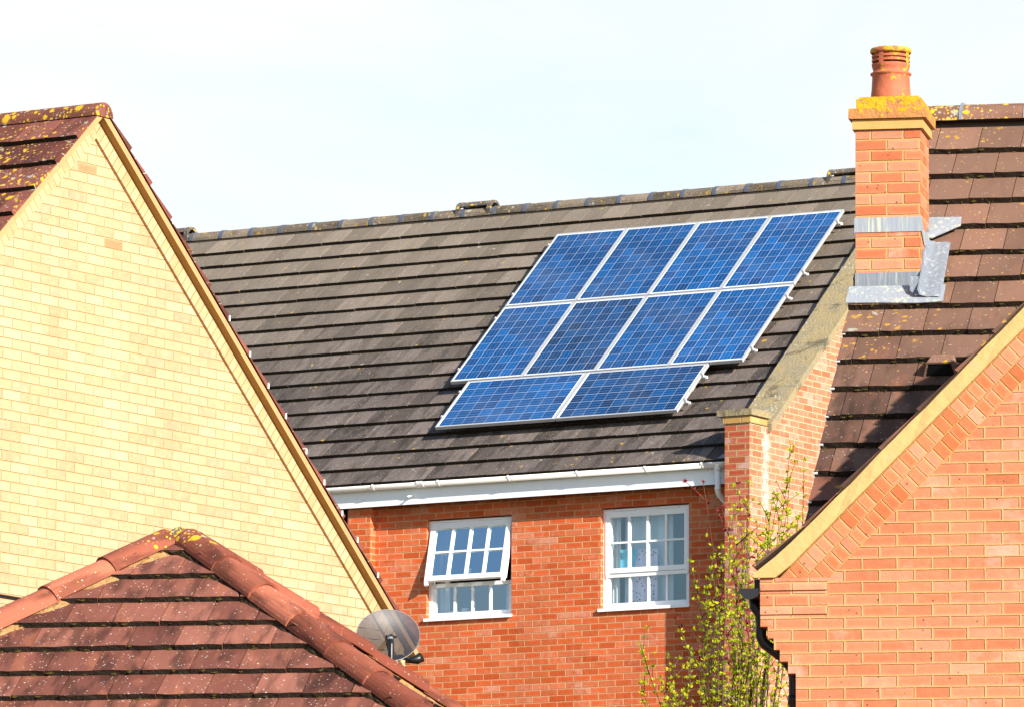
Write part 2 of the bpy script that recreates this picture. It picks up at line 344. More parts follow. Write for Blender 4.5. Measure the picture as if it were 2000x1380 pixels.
# ------------------------------------------------------------------ geometry helpers
class Frame:
    def __init__(s, th, ox, oy):
        t = rad(th); s.o = V((ox, oy, 0)); s.d = V((math.cos(t), -math.sin(t), 0)); s.n = V((math.sin(t), math.cos(t), 0)); s.th = th
    def W(s, p): return s.o + s.d*p[0] + s.n*p[1] + V((0, 0, p[2]))
class Slope:                       # x along the eave, s down the slope, t off the surface (all world)
    def __init__(s, O, a, q):
        s.O, s.a, s.q = O, a.normalized(), q.normalized(); s.N = s.a.cross(s.q).normalized()
        if s.N.z < 0: s.N = -s.N
    def W(s, p): return s.O + s.a*p[0] + s.q*p[1] + s.N*p[2]
class MB:
    def __init__(s, F=None): s.v = []; s.f = []; s.uv = []; s.m = []; s.sm = []; s.F = F
    def add(s, pts, faces, uv=None, m=0, smooth=False, F=None, uvo=(0, 0)):
        F = F or s.F; b = len(s.v)
        s.v += [F.W(p) if F else V(p) for p in pts]
        for fc in faces:
            s.f.append([b+i for i in fc]); s.m.append(m); s.sm.append(smooth)
            if uv: s.uv.append([uv[i] for i in fc]); continue
            P = [V(pts[i]) for i in fc]; nn = V((0, 0, 0))
            for i in range(len(P)): nn += (P[i]-P[0]).cross(P[(i+1) % len(P)]-P[0])
            ax, ay, az = abs(nn.x), abs(nn.y), abs(nn.z)
            if az >= ax and az >= ay: s.uv.append([(p.x+uvo[0], p.y+uvo[1]) for p in P])
            elif ax > ay: s.uv.append([(p.y+uvo[0], p.z+uvo[1]) for p in P])
            else: s.uv.append([(p.x+uvo[0], p.z+uvo[1]) for p in P])
    def box(s, x0, x1, y0, y1, z0, z1, m=0, F=None, uvo=(0, 0)):
        s.add([(x0, y0, z0), (x1, y0, z0), (x1, y1, z0), (x0, y1, z0), (x0, y0, z1), (x1, y0, z1), (x1, y1, z1), (x0, y1, z1)],
              [(0, 3, 2, 1), (4, 5, 6, 7), (0, 1, 5, 4), (1, 2, 6, 5), (2, 3, 7, 6), (3, 0, 4, 7)], m=m, F=F, uvo=uvo)
    def prism(s, poly, y0, y1, m=0, F=None, uvf=None, axis='y'):   # polygon in (x,z) pushed along y, or (y,z) along x
        n = len(poly)
        if axis == 'y': p = [(a, y0, b) for a, b in poly] + [(a, y1, b) for a, b in poly]
        else: p = [(y0, a, b) for a, b in poly] + [(y1, a, b) for a, b in poly]
        fs = [list(range(n)), list(range(2*n-1, n-1, -1))] + [(i, n+i, n+(i+1) % n, (i+1) % n) for i in range(n)]
        s.add(p, fs, uv=[uvf(q) for q in p] if uvf else None, m=m, F=F)
    def tube(s, path, r, seg=8, m=0, F=None, cap=True):
        P = [V(p) for p in path]; rs = r if isinstance(r, (list, tuple)) else [r]*len(P); pts = []
        for i, p in enumerate(P):
            t = (P[min(i+1, len(P)-1)]-P[max(i-1, 0)]).normalized(); a = t.orthogonal().normalized()
            if i and abs(a.dot(pa)) < .999: a = (pa - t*pa.dot(t)).normalized()
            pa = a; b = t.cross(a)
            pts += [tuple(p + (a*math.cos(2*math.pi*k/seg)+b*math.sin(2*math.pi*k/seg))*rs[i]) for k in range(seg)]
        fs = [(i*seg+k, i*seg+(k+1) % seg, (i+1)*seg+(k+1) % seg, (i+1)*seg+k) for i in range(len(P)-1) for k in range(seg)]
        if cap: fs += [tuple(range(seg-1, -1, -1)), tuple((len(P)-1)*seg+k for k in range(seg))]
        s.add(pts, fs, m=m, smooth=True, F=F)
    def arc(s, c0, c1, up, r0, r1, a0=0., a1=180., seg=10, th=.015, m=0, vs=1., F=None, u0=0.):
        """curved shell from c0 to c1; angle 0 = along (axis x up), 90 = up"""
        c0, c1, up = V(c0), V(c1), V(up); ax = (c1-c0).normalized(); up = (up-ax*up.dot(ax)).normalized(); sd_ = ax.cross(up)
        pts, uv = [], []
        for (c, r, w_) in ((c0, r0, 0), (c1, r1, (c1-c0).length)):
            for k in range(seg+1):
                a = rad(a0+(a1-a0)*k/seg); d = sd_*math.cos(a)+up*math.sin(a)*vs
                for q in (r, r-th): pts.append(tuple(c+d*q)); uv.append((u0+r*a, w_))
        n = 2*(seg+1); fs = []
        for k in range(seg):
            i = 2*k
            fs += [(i, i+2, n+i+2, n+i), (i+1, n+i+1, n+i+3, i+3), (i, i+1, i+3, i+2), (n+i, n+i+2, n+i+3, n+i+1)]
        e = 2*seg
        fs += [(0, n, n+1, 1), (e, e+1, n+e+1, n+e)]
        s.add(pts, fs, uv=uv, m=m, F=F, smooth=False)
    def build(s, name, mats, parent=None, auto=False, smooth=False):
        me = bpy.data.meshes.new(name)
        off = parent_loc(parent) if parent else V((0, 0, 0))
        me.from_pydata([tuple(p-off) for p in s.v], [], s.f)
        ul = me.uv_layers.new(name="UVMap"); k = 0; flat = []
        for u in s.uv:
            for q in u: flat += [q[0], q[1]]
        ul.data.foreach_set('uv', flat)
        for q in (mats if isinstance(mats, (list, tuple)) else [mats]): me.materials.append(q)
        me.polygons.foreach_set('material_index', s.m)
        me.polygons.foreach_set('use_smooth', [bool(smooth or q) for q in s.sm])
        me.update()
        o = bpy.data.objects.new(name, me); COL.objects.link(o)
        if parent: o.parent = parent
        else: o.location = (0, 0, 0)
        return o
def parent_loc(p):
    v = V((0, 0, 0))
    while p: v += p.location; p = p.parent
    return v
def thing(name, label, cat, loc, group=None):
    o = bpy.data.objects.new(name, None); COL.objects.link(o); o.location = loc; o['label'] = label; o['category'] = cat
    o.empty_display_size = .2
    if group: o['group'] = group
    return o
def tag(o, label, cat, group=None):
    o['label'] = label; o['category'] = cat
    if group: o['group'] = group
    return o
def single(mb, name, mats, label, cat, loc, group=None, smooth=False):    # a thing that is one mesh, origin at loc
    loc = V(loc); mb.v = [p-loc for p in mb.v]; o = mb.build(name, mats, smooth=smooth); o.location = loc; return tag(o, label, cat, group)

def tiles(mb, SL, lips, gauge, cover, x0, x1, phase=0., T=.032, jit=.003, mtop=0, mlip=1, bond=.5, moss=0., seed=1, wig=0., gapw=.003):
    rnd = random.Random(seed)
    X0 = x0 if callable(x0) else (lambda s: x0); X1 = x1 if callable(x1) else (lambda s: x1)
    for r, sl in enumerate(lips):
        st = sl-gauge-.03
        lo = min(X0(sl), X0(st)); hi = max(X1(sl), X1(st))
        off = phase + (r % 2)*bond*cover
        k0 = math.floor((lo-off)/cover); k1 = math.ceil((hi-off)/cover)
        for k in range(k0, k1):
            a, b = off+k*cover+gapw, off+(k+1)*cover-gapw
            al, bl = max(a, X0(sl)), min(b, X1(sl)); at, bt = max(a, X0(st)), min(b, X1(st))
            if bl-al < .012 and bt-at < .012: continue
            if bl < al: al = bl = (al+bl)/2 if not (X0(sl) > b or X1(sl) < a) else (bl if X1(sl) < a else al)
            if bt < at: at = bt = (min(max(X0(st), a), b) if X0(st) > a else max(min(X1(st), b), a))
            ds = rnd.uniform(-jit, jit); dt = rnd.uniform(-.002, .003); tw = rnd.uniform(-.002, .002)
            n = 4 if wig else 1; P = []; UV = []
            s1 = sl+ds
            for j in range(n+1):
                f = j/n; x = al+(bl-al)*f; wv = rnd.uniform(-wig, wig) if wig else 0
                P += [(x, s1+wv, T+dt+tw*(f-.5)), (x, s1+wv*.5-.004, .001)]; UV += [(x, s1), (x, s1+.03)]
            for q_ in range(int(moss + rnd.random()) if bl-al > .1 else 0):     # cushions of moss in the lap
                x = rnd.uniform(al+.01, bl-.01); a_ = rnd.uniform(.008, .03); b_ = rnd.uniform(.005, .011); t_ = rnd.uniform(.006, T*.9); s_ = s1+rnd.uniform(-.004, .004)
                mb.add([(x-a_, s_, t_), (x, s_-b_, t_), (x+a_, s_, t_), (x, s_+b_, t_-.004), (x+a_*.3, s_, t_+b_), (x, s_, t_-b_*1.4)], [(0, 4, 3), (3, 4, 2), (2, 4, 1), (1, 4, 0), (3, 5, 0), (2, 5, 3), (1, 5, 2), (0, 5, 1)], F=SL, m=3)
            m_ = 2*(n+1)
            P += [(at, st, .004), (bt, st, .004)]; UV += [(at, st), (bt, st)]
            top = [m_, m_+1] + [2*j for j in range(n, -1, -1)]
            mb.add(P, [top], uv=UV, m=mtop, F=SL)
            b0 = len(mb.v)-len(P)
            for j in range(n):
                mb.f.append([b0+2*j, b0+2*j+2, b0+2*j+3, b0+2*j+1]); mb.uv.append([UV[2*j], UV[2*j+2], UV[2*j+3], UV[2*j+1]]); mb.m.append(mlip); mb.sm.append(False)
            mb.f.append([b0, b0+1, b0+m_]); mb.uv.append([UV[0], UV[1], UV[m_]]); mb.m.append(mtop); mb.sm.append(False)
            mb.f.append([b0+2*n, b0+m_+1, b0+2*n+1]); mb.uv.append([UV[2*n], UV[m_+1], UV[2*n+1]]); mb.m.append(mtop); mb.sm.append(False)

def wall_with_holes(mb, x0, x1, y, z0, z1, holes, rev, m=0):
    xs = sorted({x0, x1, *[h[0] for h in holes], *[h[1] for h in holes]}); zs = sorted({z0, z1, *[h[2] for h in holes], *[h[3] for h in holes]})
    for i in range(len(xs)-1):
        for j in range(len(zs)-1):
            cx, cz = (xs[i]+xs[i+1])/2, (zs[j]+zs[j+1])/2
            if any(h[0] < cx < h[1] and h[2] < cz < h[3] for h in holes): continue
            mb.add([(xs[i], y, zs[j]), (xs[i+1], y, zs[j]), (xs[i+1], y, zs[j+1]), (xs[i], y, zs[j+1])], [(0, 1, 2, 3)], m=m)
    for a, b, c, d in holes:
        mb.add([(a, y, c), (a, y+rev, c), (a, y+rev, d), (a, y, d)], [(0, 1, 2, 3)], m=m)
        mb.add([(b, y, c), (b, y, d), (b, y+rev, d), (b, y+rev, c)], [(0, 1, 2, 3)], m=m)
        mb.add([(a, y, d), (a, y+rev, d), (b, y+rev, d), (b, y, d)], [(0, 1, 2, 3)], m=m)
        mb.add([(a, y, c), (b, y, c), (b, y+rev, c), (a, y+rev, c)], [(0, 1, 2, 3)], m=m)

# ------------------------------------------------------------------ ground
g = MB(); g.add([(-3000, -600, 0), (3000, -600, 0), (3000, 5000, 0), (-3000, 5000, 0)], [(0, 1, 2, 3)])
go = g.build("ground", m_ground); go['kind'] = 'structure'

# ================================================================== HOUSE A: red brick, grey roof, solar panels
A = Frame(30.84, .5574, 90.67)
pA = rad(40.14); TA = math.tan(pA)
ZA = 15.384                                           # tile plane at local y = 0
hA = thing("brick_house", "red brick house with long grey tiled roof carrying blue solar panels", "house", A.W((1.5, 0, 0)))
SA = Slope(A.W((0, 0, ZA)), A.d, -(A.n*math.cos(pA)+V((0, 0, 1))*math.sin(pA)))
YF = -3.68; DX = .048                                  # facade plane
wA = MB(A)
H1 = (.326+DX, 1.506+DX, 10.40, 11.615); H2 = (2.723+DX, 3.919+DX, 10.40, 11.62)
wall_with_holes(wA, -.345, 4.69, YF, 0, 11.805, [H1, H2], .16)
wA.box(-.661, -.345, -3.80, -2.6, 0, 11.79)            # left pier
wA.add([(-7.5, -2.6, 0), (-.661, -2.6, 0), (-.661, -2.6, 11.8), (-7.5, -2.6, 11.8)], [(0, 1, 2, 3)])
wA.add([(-7.5, 5.4, 0), (-7.5, -2.6, 0), (-7.5, -2.6, 11.8), (-7.5, .9, 16.1), (-7.5, 5.4, 12.3)], [(0, 1, 2, 3, 4)])
wA.add([(5, 5.4, 0), (-7.5, 5.4, 0), (-7.5, 5.4, 12.3), (5, 5.4, 12.3)], [(0, 1, 2, 3)])
wA.build("wall", m_brickA, hA)
pr = MB(A)
pr.box(4.675, 5.0, -4.1, -3.60, 0, 12.447)
pr.build("pier", m_brickP, hA)
gw = MB(A)                                            # gable parapet wall on the right
zt = lambda y: ZA+y*TA+.075
gw.prism([(-4.099, 0), (5.4, 0), (5.4, zt(-3.66+.06)), (.9, zt(.9)), (-3.70, zt(-3.70)), (-3.70, 12.447), (-4.099, 12.447)], 4.70, 5.003, axis='x')
gw.build("gable_wall", m_gableA, hA)
yc = MB(A); yc.box(4.66, 5.018, -4.115, -3.70, 12.449, 12.535); yc.build("corbel_course", m_yelcourse, hA)
cp = MB(A); cp.box(4.586, 5.05, -4.135, -3.655, 12.537, 12.612); cp.build("kneeler_stone", m_stone, hA)
co = MB(A); ys = [-3.66, -3.05, -2.35, -1.72, -1.05, -.4, .3, .9]
for i in range(7):
    a, b = ys[i]+.004, ys[i+1]-.004; j = random.uniform(-.006, .006)
    p = []
    for y in (a, b):
        zb = ZA+y*TA
        p += [(4.6+j, y, zb+.085), (5.05+j, y, zb+.085), (5.05+j, y, zb+.185), (4.6+j, y, zb+.205)]
    co.add(p, [(0, 1, 2, 3), (7, 6, 5, 4), (0, 4, 5, 1), (1, 5, 6, 2), (2, 6, 7, 3), (3, 7, 4, 0)])
co.build("coping", m_stone, hA)

rA = MB()
lipsA = [-.57+.3405*i for i in range(18)]             # down to 5.22
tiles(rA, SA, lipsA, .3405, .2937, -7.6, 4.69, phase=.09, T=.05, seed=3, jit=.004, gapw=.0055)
rA.add([(-7.6, -1.15, -.01), (4.7, -1.15, -.01), (4.7, 5.19, -.01), (-7.6, 5.19, -.01)], [(0, 1, 2, 3)], F=SA, m=1)
rA.add([(-7.6, .9, 16.13), (4.7, .9, 16.13), (4.7, 5.9, 12.0), (-7.6, 5.9, 12.0)], [(0, 1, 2, 3)], F=A, m=2)
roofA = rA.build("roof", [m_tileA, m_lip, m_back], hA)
def ridge_run(F, y, z, xs, r, name, mat, parent, vs=1., up=(0, 0, 1)):
    mb = MB(); k = 0
    for i in range(len(xs)-1):
        j = random.uniform(-.003, .003)
        mb.arc(F.W((xs[i]+.004, y, z+j)), F.W((xs[i+1]-.004, y, z+j)), up, r, r, 0, 180, 10, .018, vs=vs, u0=i*1.7)
    return mb.build(name, mat, parent)
RX = [-7.33+.4565*i for i in range(27)]; RX = [x for x in RX if x < 4.6]+[4.68]
rd = ridge_run(A, .885, 16.035, RX, .118, "ridge_tiles", m_ridgeA, roofA)
for i, x in enumerate(RX[1:-1]):
    if i == 0:
        b = MB(); b.arc(A.W((x-.028, .885, 16.035)), A.W((x+.028, .885, 16.035)), (0, 0, 1), .124, .124, 0, 180, 10, .01); b0 = b.build("ridge_union", m_band, roofA); x0_ = x
    else:
        c = b0.copy(); COL.objects.link(c); c.location = b0.location + A.d*(x-x0_)
# open ridge vents
def ridge_vent(x0, x1, mir):
    b = MB(); cz, cy = 16.112, .9; r = .13
    for a0, a1 in ((x0, x0+.055), (x1-.055, x1)):
        for (q, w0, w1) in ((1, a0, a1),):
            b.arc(A.W((w0, cy, cz)), A.W((w1, cy, cz)), (0, 0, 1), r, r, 0, 180, 14, .035)
            b.box(w0, w1, cy-r, cy-r+.035, cz-.07, cz, F=A); b.box(w0, w1, cy+r-.035, cy+r, cz-.07, cz, F=A)
    b.arc(A.W((x0+.055, cy, cz)), A.W((x1-.055, cy, cz)), (0, 0, 1), r-.003, r-.003, 28, 152, 12, .03)
    b.box(x0+.055, x1-.055, cy-r+.004, cy+r-.004, cz-.07, cz-.03, F=A)
    o = b.build("ridge_vent", m_vent, roofA)
    c = MB()                                          # wire comb, plus a black sheet painting the dark inside
    for k in range(24): c.box(x0+.06+k*(x1-x0-.125)/24, x0+.066+k*(x1-x0-.125)/24, cy-.06, cy-.055, cz-.036, cz+.03, F=A)
    c.box(x0+.056, x1-.056, cy+.06, cy+.07, cz-.036, cz+.09, F=A)
    c.build("comb", m_black, roofA)
ridge_vent(-1.955, -1.44, 1); ridge_vent(3.385, 3.9, 1); ridge_vent(-6.5, -6.02, 1)

fa = MB(A)
fa.box(-7.5, 4.672, -3.88, -3.858, 11.80, 12.03); fa.box(-7.5, 4.672, -3.886, -3.86, 11.785, 11.812)
fa.build("fascia", m_fascia, hA)
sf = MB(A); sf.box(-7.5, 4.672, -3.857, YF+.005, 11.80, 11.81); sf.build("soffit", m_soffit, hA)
GY, GZ, GR = -3.948, 12.03, .058
gt = MB(); gt.arc(A.W((-7.5, GY, GZ)), A.W((4.655, GY, GZ)), (0, 0, -1), GR, GR, 0, 180, 12, .004)
gt.arc(A.W((4.33, GY, GZ)), A.W((4.645, GY, GZ)), (0, 0, -1), GR+.005, GR+.005, 0, 180, 12, .006)
p = [(4.654, GY+math.cos(rad(180+k*15))*GR, GZ+math.sin(rad(180+k*15))*GR) for k in range(13)]
gt.add(p, [list(range(13))], F=A)
gut = gt.build("gutter", m_gut, hA, smooth=True)
for i, x in enumerate([-.19, .72, 1.69, 2.63, 3.55, 4.31, .44, .49]):
    b = MB(); wd = .012 if i < 6 else .02
    b.arc(A.W((x-wd, GY, GZ)), A.W((x+wd, GY, GZ)), (0, 0, -1), GR+.007, GR+.007, -8, 188, 12, .006)
    if i < 6: b.box(x-.012, x+.012, -3.895, -3.878, GZ-.085, GZ-.01, F=A)
    b.build("bracket" if i < 6 else "gutter_union", m_white, gut)
dp = MB(A); dp.tube([(4.497, GY, 11.985), (4.497, GY, 11.715), (4.497, GY+.012, 11.68), (4.497, GY+.045, 11.65), (4.53, -3.80, 11.57), (4.59, -3.745, 11.515), (4.60, -3.735, 11.4), (4.60, -3.735, .1)], .034, 12)
dp.tube([(4.497, GY, 11.745), (4.497, GY, 11.70)], .0375, 12); dp.tube([(4.497, GY, 11.985), (4.497, GY, 11.93)], .041, 12)
dp.build("downpipe", m_white, hA)
ov = MB(A); ov.tube([(.294, -3.86, 11.895), (.294, -3.985, 11.865)], .0115, 8); ov.box(.272, .316, -3.887, -3.879, 11.872, 11.916); ov.build("overflow_pipe", m_white, hA)
fl = MB(); fl.add([(4.52, 5.2, .05), (4.685, 5.2, .05), (4.685, 4.86, .05), (4.685, 5.2, .2), (4.685, 4.86, .2)], [(0, 1, 2), (1, 3, 4, 2)], F=SA); fl.build("lead_flashing", m_lead, hA)

def window(x, z0, z1, xr, opening, gm):
    """two-part uPVC window: 4 x 2 top-hung upper sash over a 4 x 1 fixed light; x = left of the opening"""
    y = YF+.065; W = xr-x
    f = MB(A)
    f.box(x, x+.045, y, y+.07, z0, z1); f.box(xr-.045, xr, y, y+.07, z0, z1)
    f.box(x+.045, xr-.045, y, y+.07, z1-.045, z1); f.box(x+.045, xr-.045, y, y+.07, z0, z0+.04)
    f.box(x+.045, xr-.045, y, y+.07, 10.80, 10.845)
    zb, zt_ = z0+.04, 10.80                            # lower light
    f.box(x+.045, x+.082, y+.012, y+.06, zb, zt_); f.box(xr-.082, xr-.045, y+.012, y+.06, zb, zt_)
    f.box(x+.082, xr-.082, y+.012, y+.06, zb, zb+.04)
    gl, gr = x+.097, xr-.097
    for k in range(1, 4):
        c = gl+(gr-gl)*k/4; f.box(c-.012, c+.012, y+.015, y+.055, zb+.04, zt_)
    w_ = f.build("window", m_white, hA)
    s_ = MB(A); s_.box(x-.02, xr+.012, YF-.035, y+.02, z0-.012, z0+.014); s_.box(x-.02, xr+.012, YF-.035, YF-.025, z0-.022, z0-.012); s_.build("sill", m_white, w_)
    for (a, b) in ((.165, .45), (.75, 1.03)):
        t_ = MB(A); t_.box(x+a, x+b, y-.022, y, z1-.026, z1-.008); t_.build("trickle_vent", m_white, w_)
    p = MB(A); p.add([(x+.08, y+.035, zb+.03), (xr-.08, y+.035, zb+.03), (xr-.08, y+.035, zt_), (x+.08, y+.035, zt_)], [(0, 1, 2, 3)]); p.build("pane", gm, w_)
    # sash, built closed about its hinge line then swung out
    hz, hy = z1-.045, y
    class H_:
        def W(s, q):
            a = rad(opening); dy, dz = q[1], q[2]
            return A.W((q[0], hy + dy*math.cos(a) + dz*math.sin(a), hz - dy*math.sin(a)*1 + dz*math.cos(a)))
    Hf = H_(); sb = 10.848-hz; m = MB(Hf)
    L_, R_ = x+.036, xr-.036
    m.box(L_, L_+.062, -.012, .05, sb, 0.012); m.box(R_-.062, R_, -.012, .05, sb, .012)
    m.box(L_+.062, R_-.062, -.012, .05, -.055, .012); m.box(L_+.062, R_-.062, -.012, .05, sb, sb+.058)
    for hx in (L_, R_-.045):                          # sash horns
        m.add([(hx, -.012, sb), (hx+.045, -.012, sb), (hx+.04, -.012, sb-.045), (hx+.01, -.012, sb-.06), (hx, .03, sb), (hx+.045, .03, sb), (hx+.04, .03, sb-.045), (hx+.01, .03, sb-.06)],
              [(0, 1, 2, 3), (7, 6, 5, 4), (0, 3, 7, 4), (1, 5, 6, 2), (2, 6, 7, 3)])
    a_, b_ = L_+.062, R_-.062; z_0, z_1 = sb+.058, -.055
    for k in range(1, 4):
        c = a_+(b_-a_)*k/4; m.box(c-.013, c+.013, -.006, .04, z_0, z_1)
    zm = (z_0+z_1)/2; q4 = (b_-a_)/4
    for k in range(4):
        l = a_+q4*k+(.013 if k else 0); r = a_+q4*(k+1)-(.013 if k < 3 else 0); m.box(l, r, -.004, .04, zm-.011, zm+.011)
    so_ = m.build("sash", m_white, w_)
    g_ = MB(Hf); g_.add([(a_-.005, .018, z_0-.005), (b_+.005, .018, z_0-.005), (b_+.005, .018, z_1+.005), (a_-.005, .018, z_1+.005)], [(0, 1, 2, 3)]); g_.build("pane", m_glass2 if opening else gm, w_)
    if opening:
        h_ = MB(Hf); h_.box(a_+2*q4+.03, a_+2*q4+.05, .02, .045, z_0-.01, z_0+.085); h_.build("window_handle", m_white, w_)
    return w_
window(.326+DX, 10.415, 11.60, 1.506+DX, 13.5, m_glass)
window(2.723+DX, 10.415, 11.605, 3.919+DX, 0, m_glass3)
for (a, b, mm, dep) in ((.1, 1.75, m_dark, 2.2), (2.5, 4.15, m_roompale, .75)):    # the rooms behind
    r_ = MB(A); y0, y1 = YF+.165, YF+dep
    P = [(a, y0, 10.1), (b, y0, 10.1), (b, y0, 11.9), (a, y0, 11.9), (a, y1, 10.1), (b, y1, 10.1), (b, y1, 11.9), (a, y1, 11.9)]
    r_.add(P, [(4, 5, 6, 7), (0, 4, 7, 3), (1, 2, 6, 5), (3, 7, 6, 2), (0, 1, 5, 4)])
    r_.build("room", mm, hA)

def cloth(x0, x1, y, z0, z1, folds, amp, name, mat, label, cat, taper=0.):
    mb = MB(A); n = 28; nz_ = 8; P, UV = [], []
    for j in range(nz_+1):
        fz = j/nz_; z = z0+(z1-z0)*fz
        for i in range(n+1):
            f = i/n; xx = x0+(x1-x0)*(f*(1-taper*(1-fz)*(.6+.4*math.sin(fz*5))))
            P.append((xx, y+amp*math.sin(f*folds*6.283+fz*.7)+amp*.4*math.sin(f*folds*2.7+2*fz), z)); UV.append((xx, z))
    fs = [(j*(n+1)+i, j*(n+1)+i+1, (j+1)*(n+1)+i+1, (j+1)*(n+1)+i) for j in range(nz_) for i in range(n)]
    mb.add(P, fs, uv=UV, smooth=True)
    return single(mb, name, mat, label, cat, A.W(((x0+x1)/2, y, z0)))
cloth(.40, .60, YF+.2, 10.42, 11.62, 2.5, .012, "curtain", m_curtain, "white curtain drawn to the left inside the open window", "curtain", .12)
cloth(1.36, 1.58, YF+.2, 10.42, 10.80, 1.5, .008, "hanging_sheet", m_curtain, "white sheet hanging low at the right inside the open window", "cloth")
cloth(2.80, 2.94, YF+.17, 10.43, 11.62, 2.2, .012, "curtain", m_curtain, "white curtain at the left edge inside the closed window", "curtain", .1)
cloth(3.09, 3.43, YF+.20, 10.43, 11.13, 1.6, .006, "printed_cloth", m_pattern, "lilac cloth with small red hearts hanging inside the closed window", "cloth")
cloth(2.93, 3.16, YF+.185, 10.85, 11.14, 1.3, .008, "towel", m_turq, "turquoise cloth hanging beside the heart printed cloth", "towel", .25)
cloth(2.95, 3.60, YF+.26, 10.43, 11.62, 3.2, .014, "sheer_curtain", m_sheer, "pale sheer curtain behind the heart printed cloth", "curtain")
b = MB(A); b.box(.53, .70, YF+.24, YF+.33, 10.415, 10.45); b.box(.535, .695, YF+.24, YF+.33, 10.453, 10.49); b.box(.53, .69, YF+.24, YF+.33, 10.493, 10.535)
single(b, "box_stack", m_box, "stack of three pale boxes on the open window's inner sill", "boxes", A.W((.6, YF+.28, 10.415)))
b = MB(A); b.box(.715, .80, YF+.24, YF+.31, 10.415, 10.54); b.box(.72, .795, YF+.245, YF+.3, 10.541, 10.56)
single(b, "small_box", m_box, "upright white box beside the box stack in the open window", "box", A.W((.75, YF+.28, 10.415)))
b = MB(A); b.box(3.63, 3.86, YF+.2, YF+.28, 10.43, 10.475); b.box(3.64, 3.85, YF+.2, YF+.27, 10.4755, 10.49)
single(b, "folded_cloth", m_box, "pale folded cloth on the right of the closed window's sill", "cloth", A.W((3.75, YF+.24, 10.43)))

# ------------------------------------------------------------------ solar panels
PW, PH, GAP = .998, 1.656, .014
PT = 15.574; OFF = V((0, -.099, -.013))                                           # glass plane height at local y = 0
def panel_matrix(x, s, land):
    O = A.W((0, 0, PT)); q = SA.q
    P = O + A.d*x + q*s + OFF
    X_, Y_, Z_ = (A.d, -q, SA.N)
    if land: X_, Y_ = -q, -A.d                        # the module turned on its side
    return Matrix(((X_.x, Y_.x, Z_.x, P.x), (X_.y, Y_.y, Z_.y, P.y), (X_.z, Y_.z, Z_.z, P.z), (0, 0, 0, 1)))
m_cells = [mat_cells("polycrystalline_cells_"+n, t, k*3.1) for k, (n, t) in enumerate((("mid", 1.0), ("deep", .76), ("bright", 1.12)))]
fr = MB(); fw, ft = .02, .04
fr.box(0, PW, 0, fw, -ft, 0); fr.box(0, PW, PH-fw, PH, -ft, 0); fr.box(0, fw, fw, PH-fw, -ft, 0); fr.box(PW-fw, PW, fw, PH-fw, -ft, 0)
cl_ = MB(); cl_.add([(fw, fw, -.004), (PW-fw, fw, -.004), (PW-fw, PH-fw, -.004), (fw, PH-fw, -.004)], [(0, 1, 2, 3)],
                    uv=[(0, 0), (PW-2*fw, 0), (PW-2*fw, PH-2*fw), (0, PH-2*fw)])
cl_.add([(fw, fw, -.03), (fw, PH-fw, -.03), (PW-fw, PH-fw, -.03), (PW-fw, fw, -.03)], [(0, 1, 2, 3)], uv=[(-1, -1)]*4)
fr0 = cl0 = None
spec = []
words_r = ("top", "middle"); words_c = ("leftmost panel", "second panel from the left", "third panel from the left", "rightmost panel")
for r in range(2):
    for c in range(4):
        spec.append((c*(PW+GAP), (r+1)*PH+r*GAP, False, "blue solar panel, %s of the %s row on the grey roof" % (words_c[c], words_r[r]), [2, 0, 2, 0, 0, 1, 2, 0][r*4+c]))
spec.append((.26+PH, 3.345+PW, True, "sideways blue solar panel at the left of the bottom row", 0))
spec.append((.26+2*PH+GAP, 3.345+PW, True, "sideways blue solar panel at the right of the bottom row", 1))
for i, (x, s, land, lab, mt) in enumerate(spec):
    e = thing("solar_panel", lab, "solar panel", (0, 0, 0), "blue solar panels on the grey roof")
    e.matrix_world = panel_matrix(x, s, land)
    if i == 0:
        fr0 = fr.build("frame", m_alu); cl0 = cl_.build("cell_sheet", m_cells[mt]); a_, b_ = fr0, cl0
    else:
        a_ = fr0.copy(); COL.objects.link(a_); b_ = cl0.copy(); COL.objects.link(b_)
        if mt != 0:
            b_.data = cl0.data.copy(); b_.data.materials[0] = m_cells[mt]
    a_.parent = e; b_.parent = e
class PF:
    def W(s, p): return OFF + A.W((0, 0, PT)) + A.d*p[0] + SA.q*p[1] + SA.N*p[2]
PFr = PF()
def rail(x0, x1, s, lab):
    e = thing("mounting_rail", lab, "mounting rail", PFr.W(((x0+x1)/2, s, -.12)), "aluminium rails under the solar panels")
    r_ = MB(PFr); r_.box(x0-.02, x1+.045, s-.02, s+.02, -.08, -.042); r_.build("rail", m_alu, e)
    for x in (x0-.012, x1+.012):
        k = MB(PFr); k.box(x-.012, x+.012, s-.018, s+.018, -.041, .004); k.tube([(x, s, .004), (x, s, .014)], .007, 6); k.build("end_clamp", m_alu, e)
    k = MB(PFr); k.tube([(x1+.046, s, -.061), (x1+.066, s, -.061)], .015, 8); k.build("end_cap", m_white, e)
    n = max(2, round((x1-x0)/1.2))
    for i in range(n+1):
        x = x0+.12+(x1-x0-.26)*i/n
        k = MB(PFr); k.box(x-.015, x+.015, s+.021, s+.027, -.165, -.045); k.box(x-.015, x+.015, s+.028, s+.12, -.165, -.159); k.build("roof_hook", m_alu, e)
TOT = 4*PW+3*GAP
for s, lab in ((.25, "upper rail behind the top row of panels"), (1.38, "lower rail behind the top row of panels"), (1.92, "upper rail behind the middle row of panels"),
               (3.05, "lower rail behind the middle row of panels")):
    rail(0, TOT, s, lab)
rail(.26, .26+2*PH+GAP, 3.57, "upper rail behind the bottom row of sideways panels"); rail(.26, .26+2*PH+GAP, 4.11, "lower rail behind the bottom row of sideways panels")

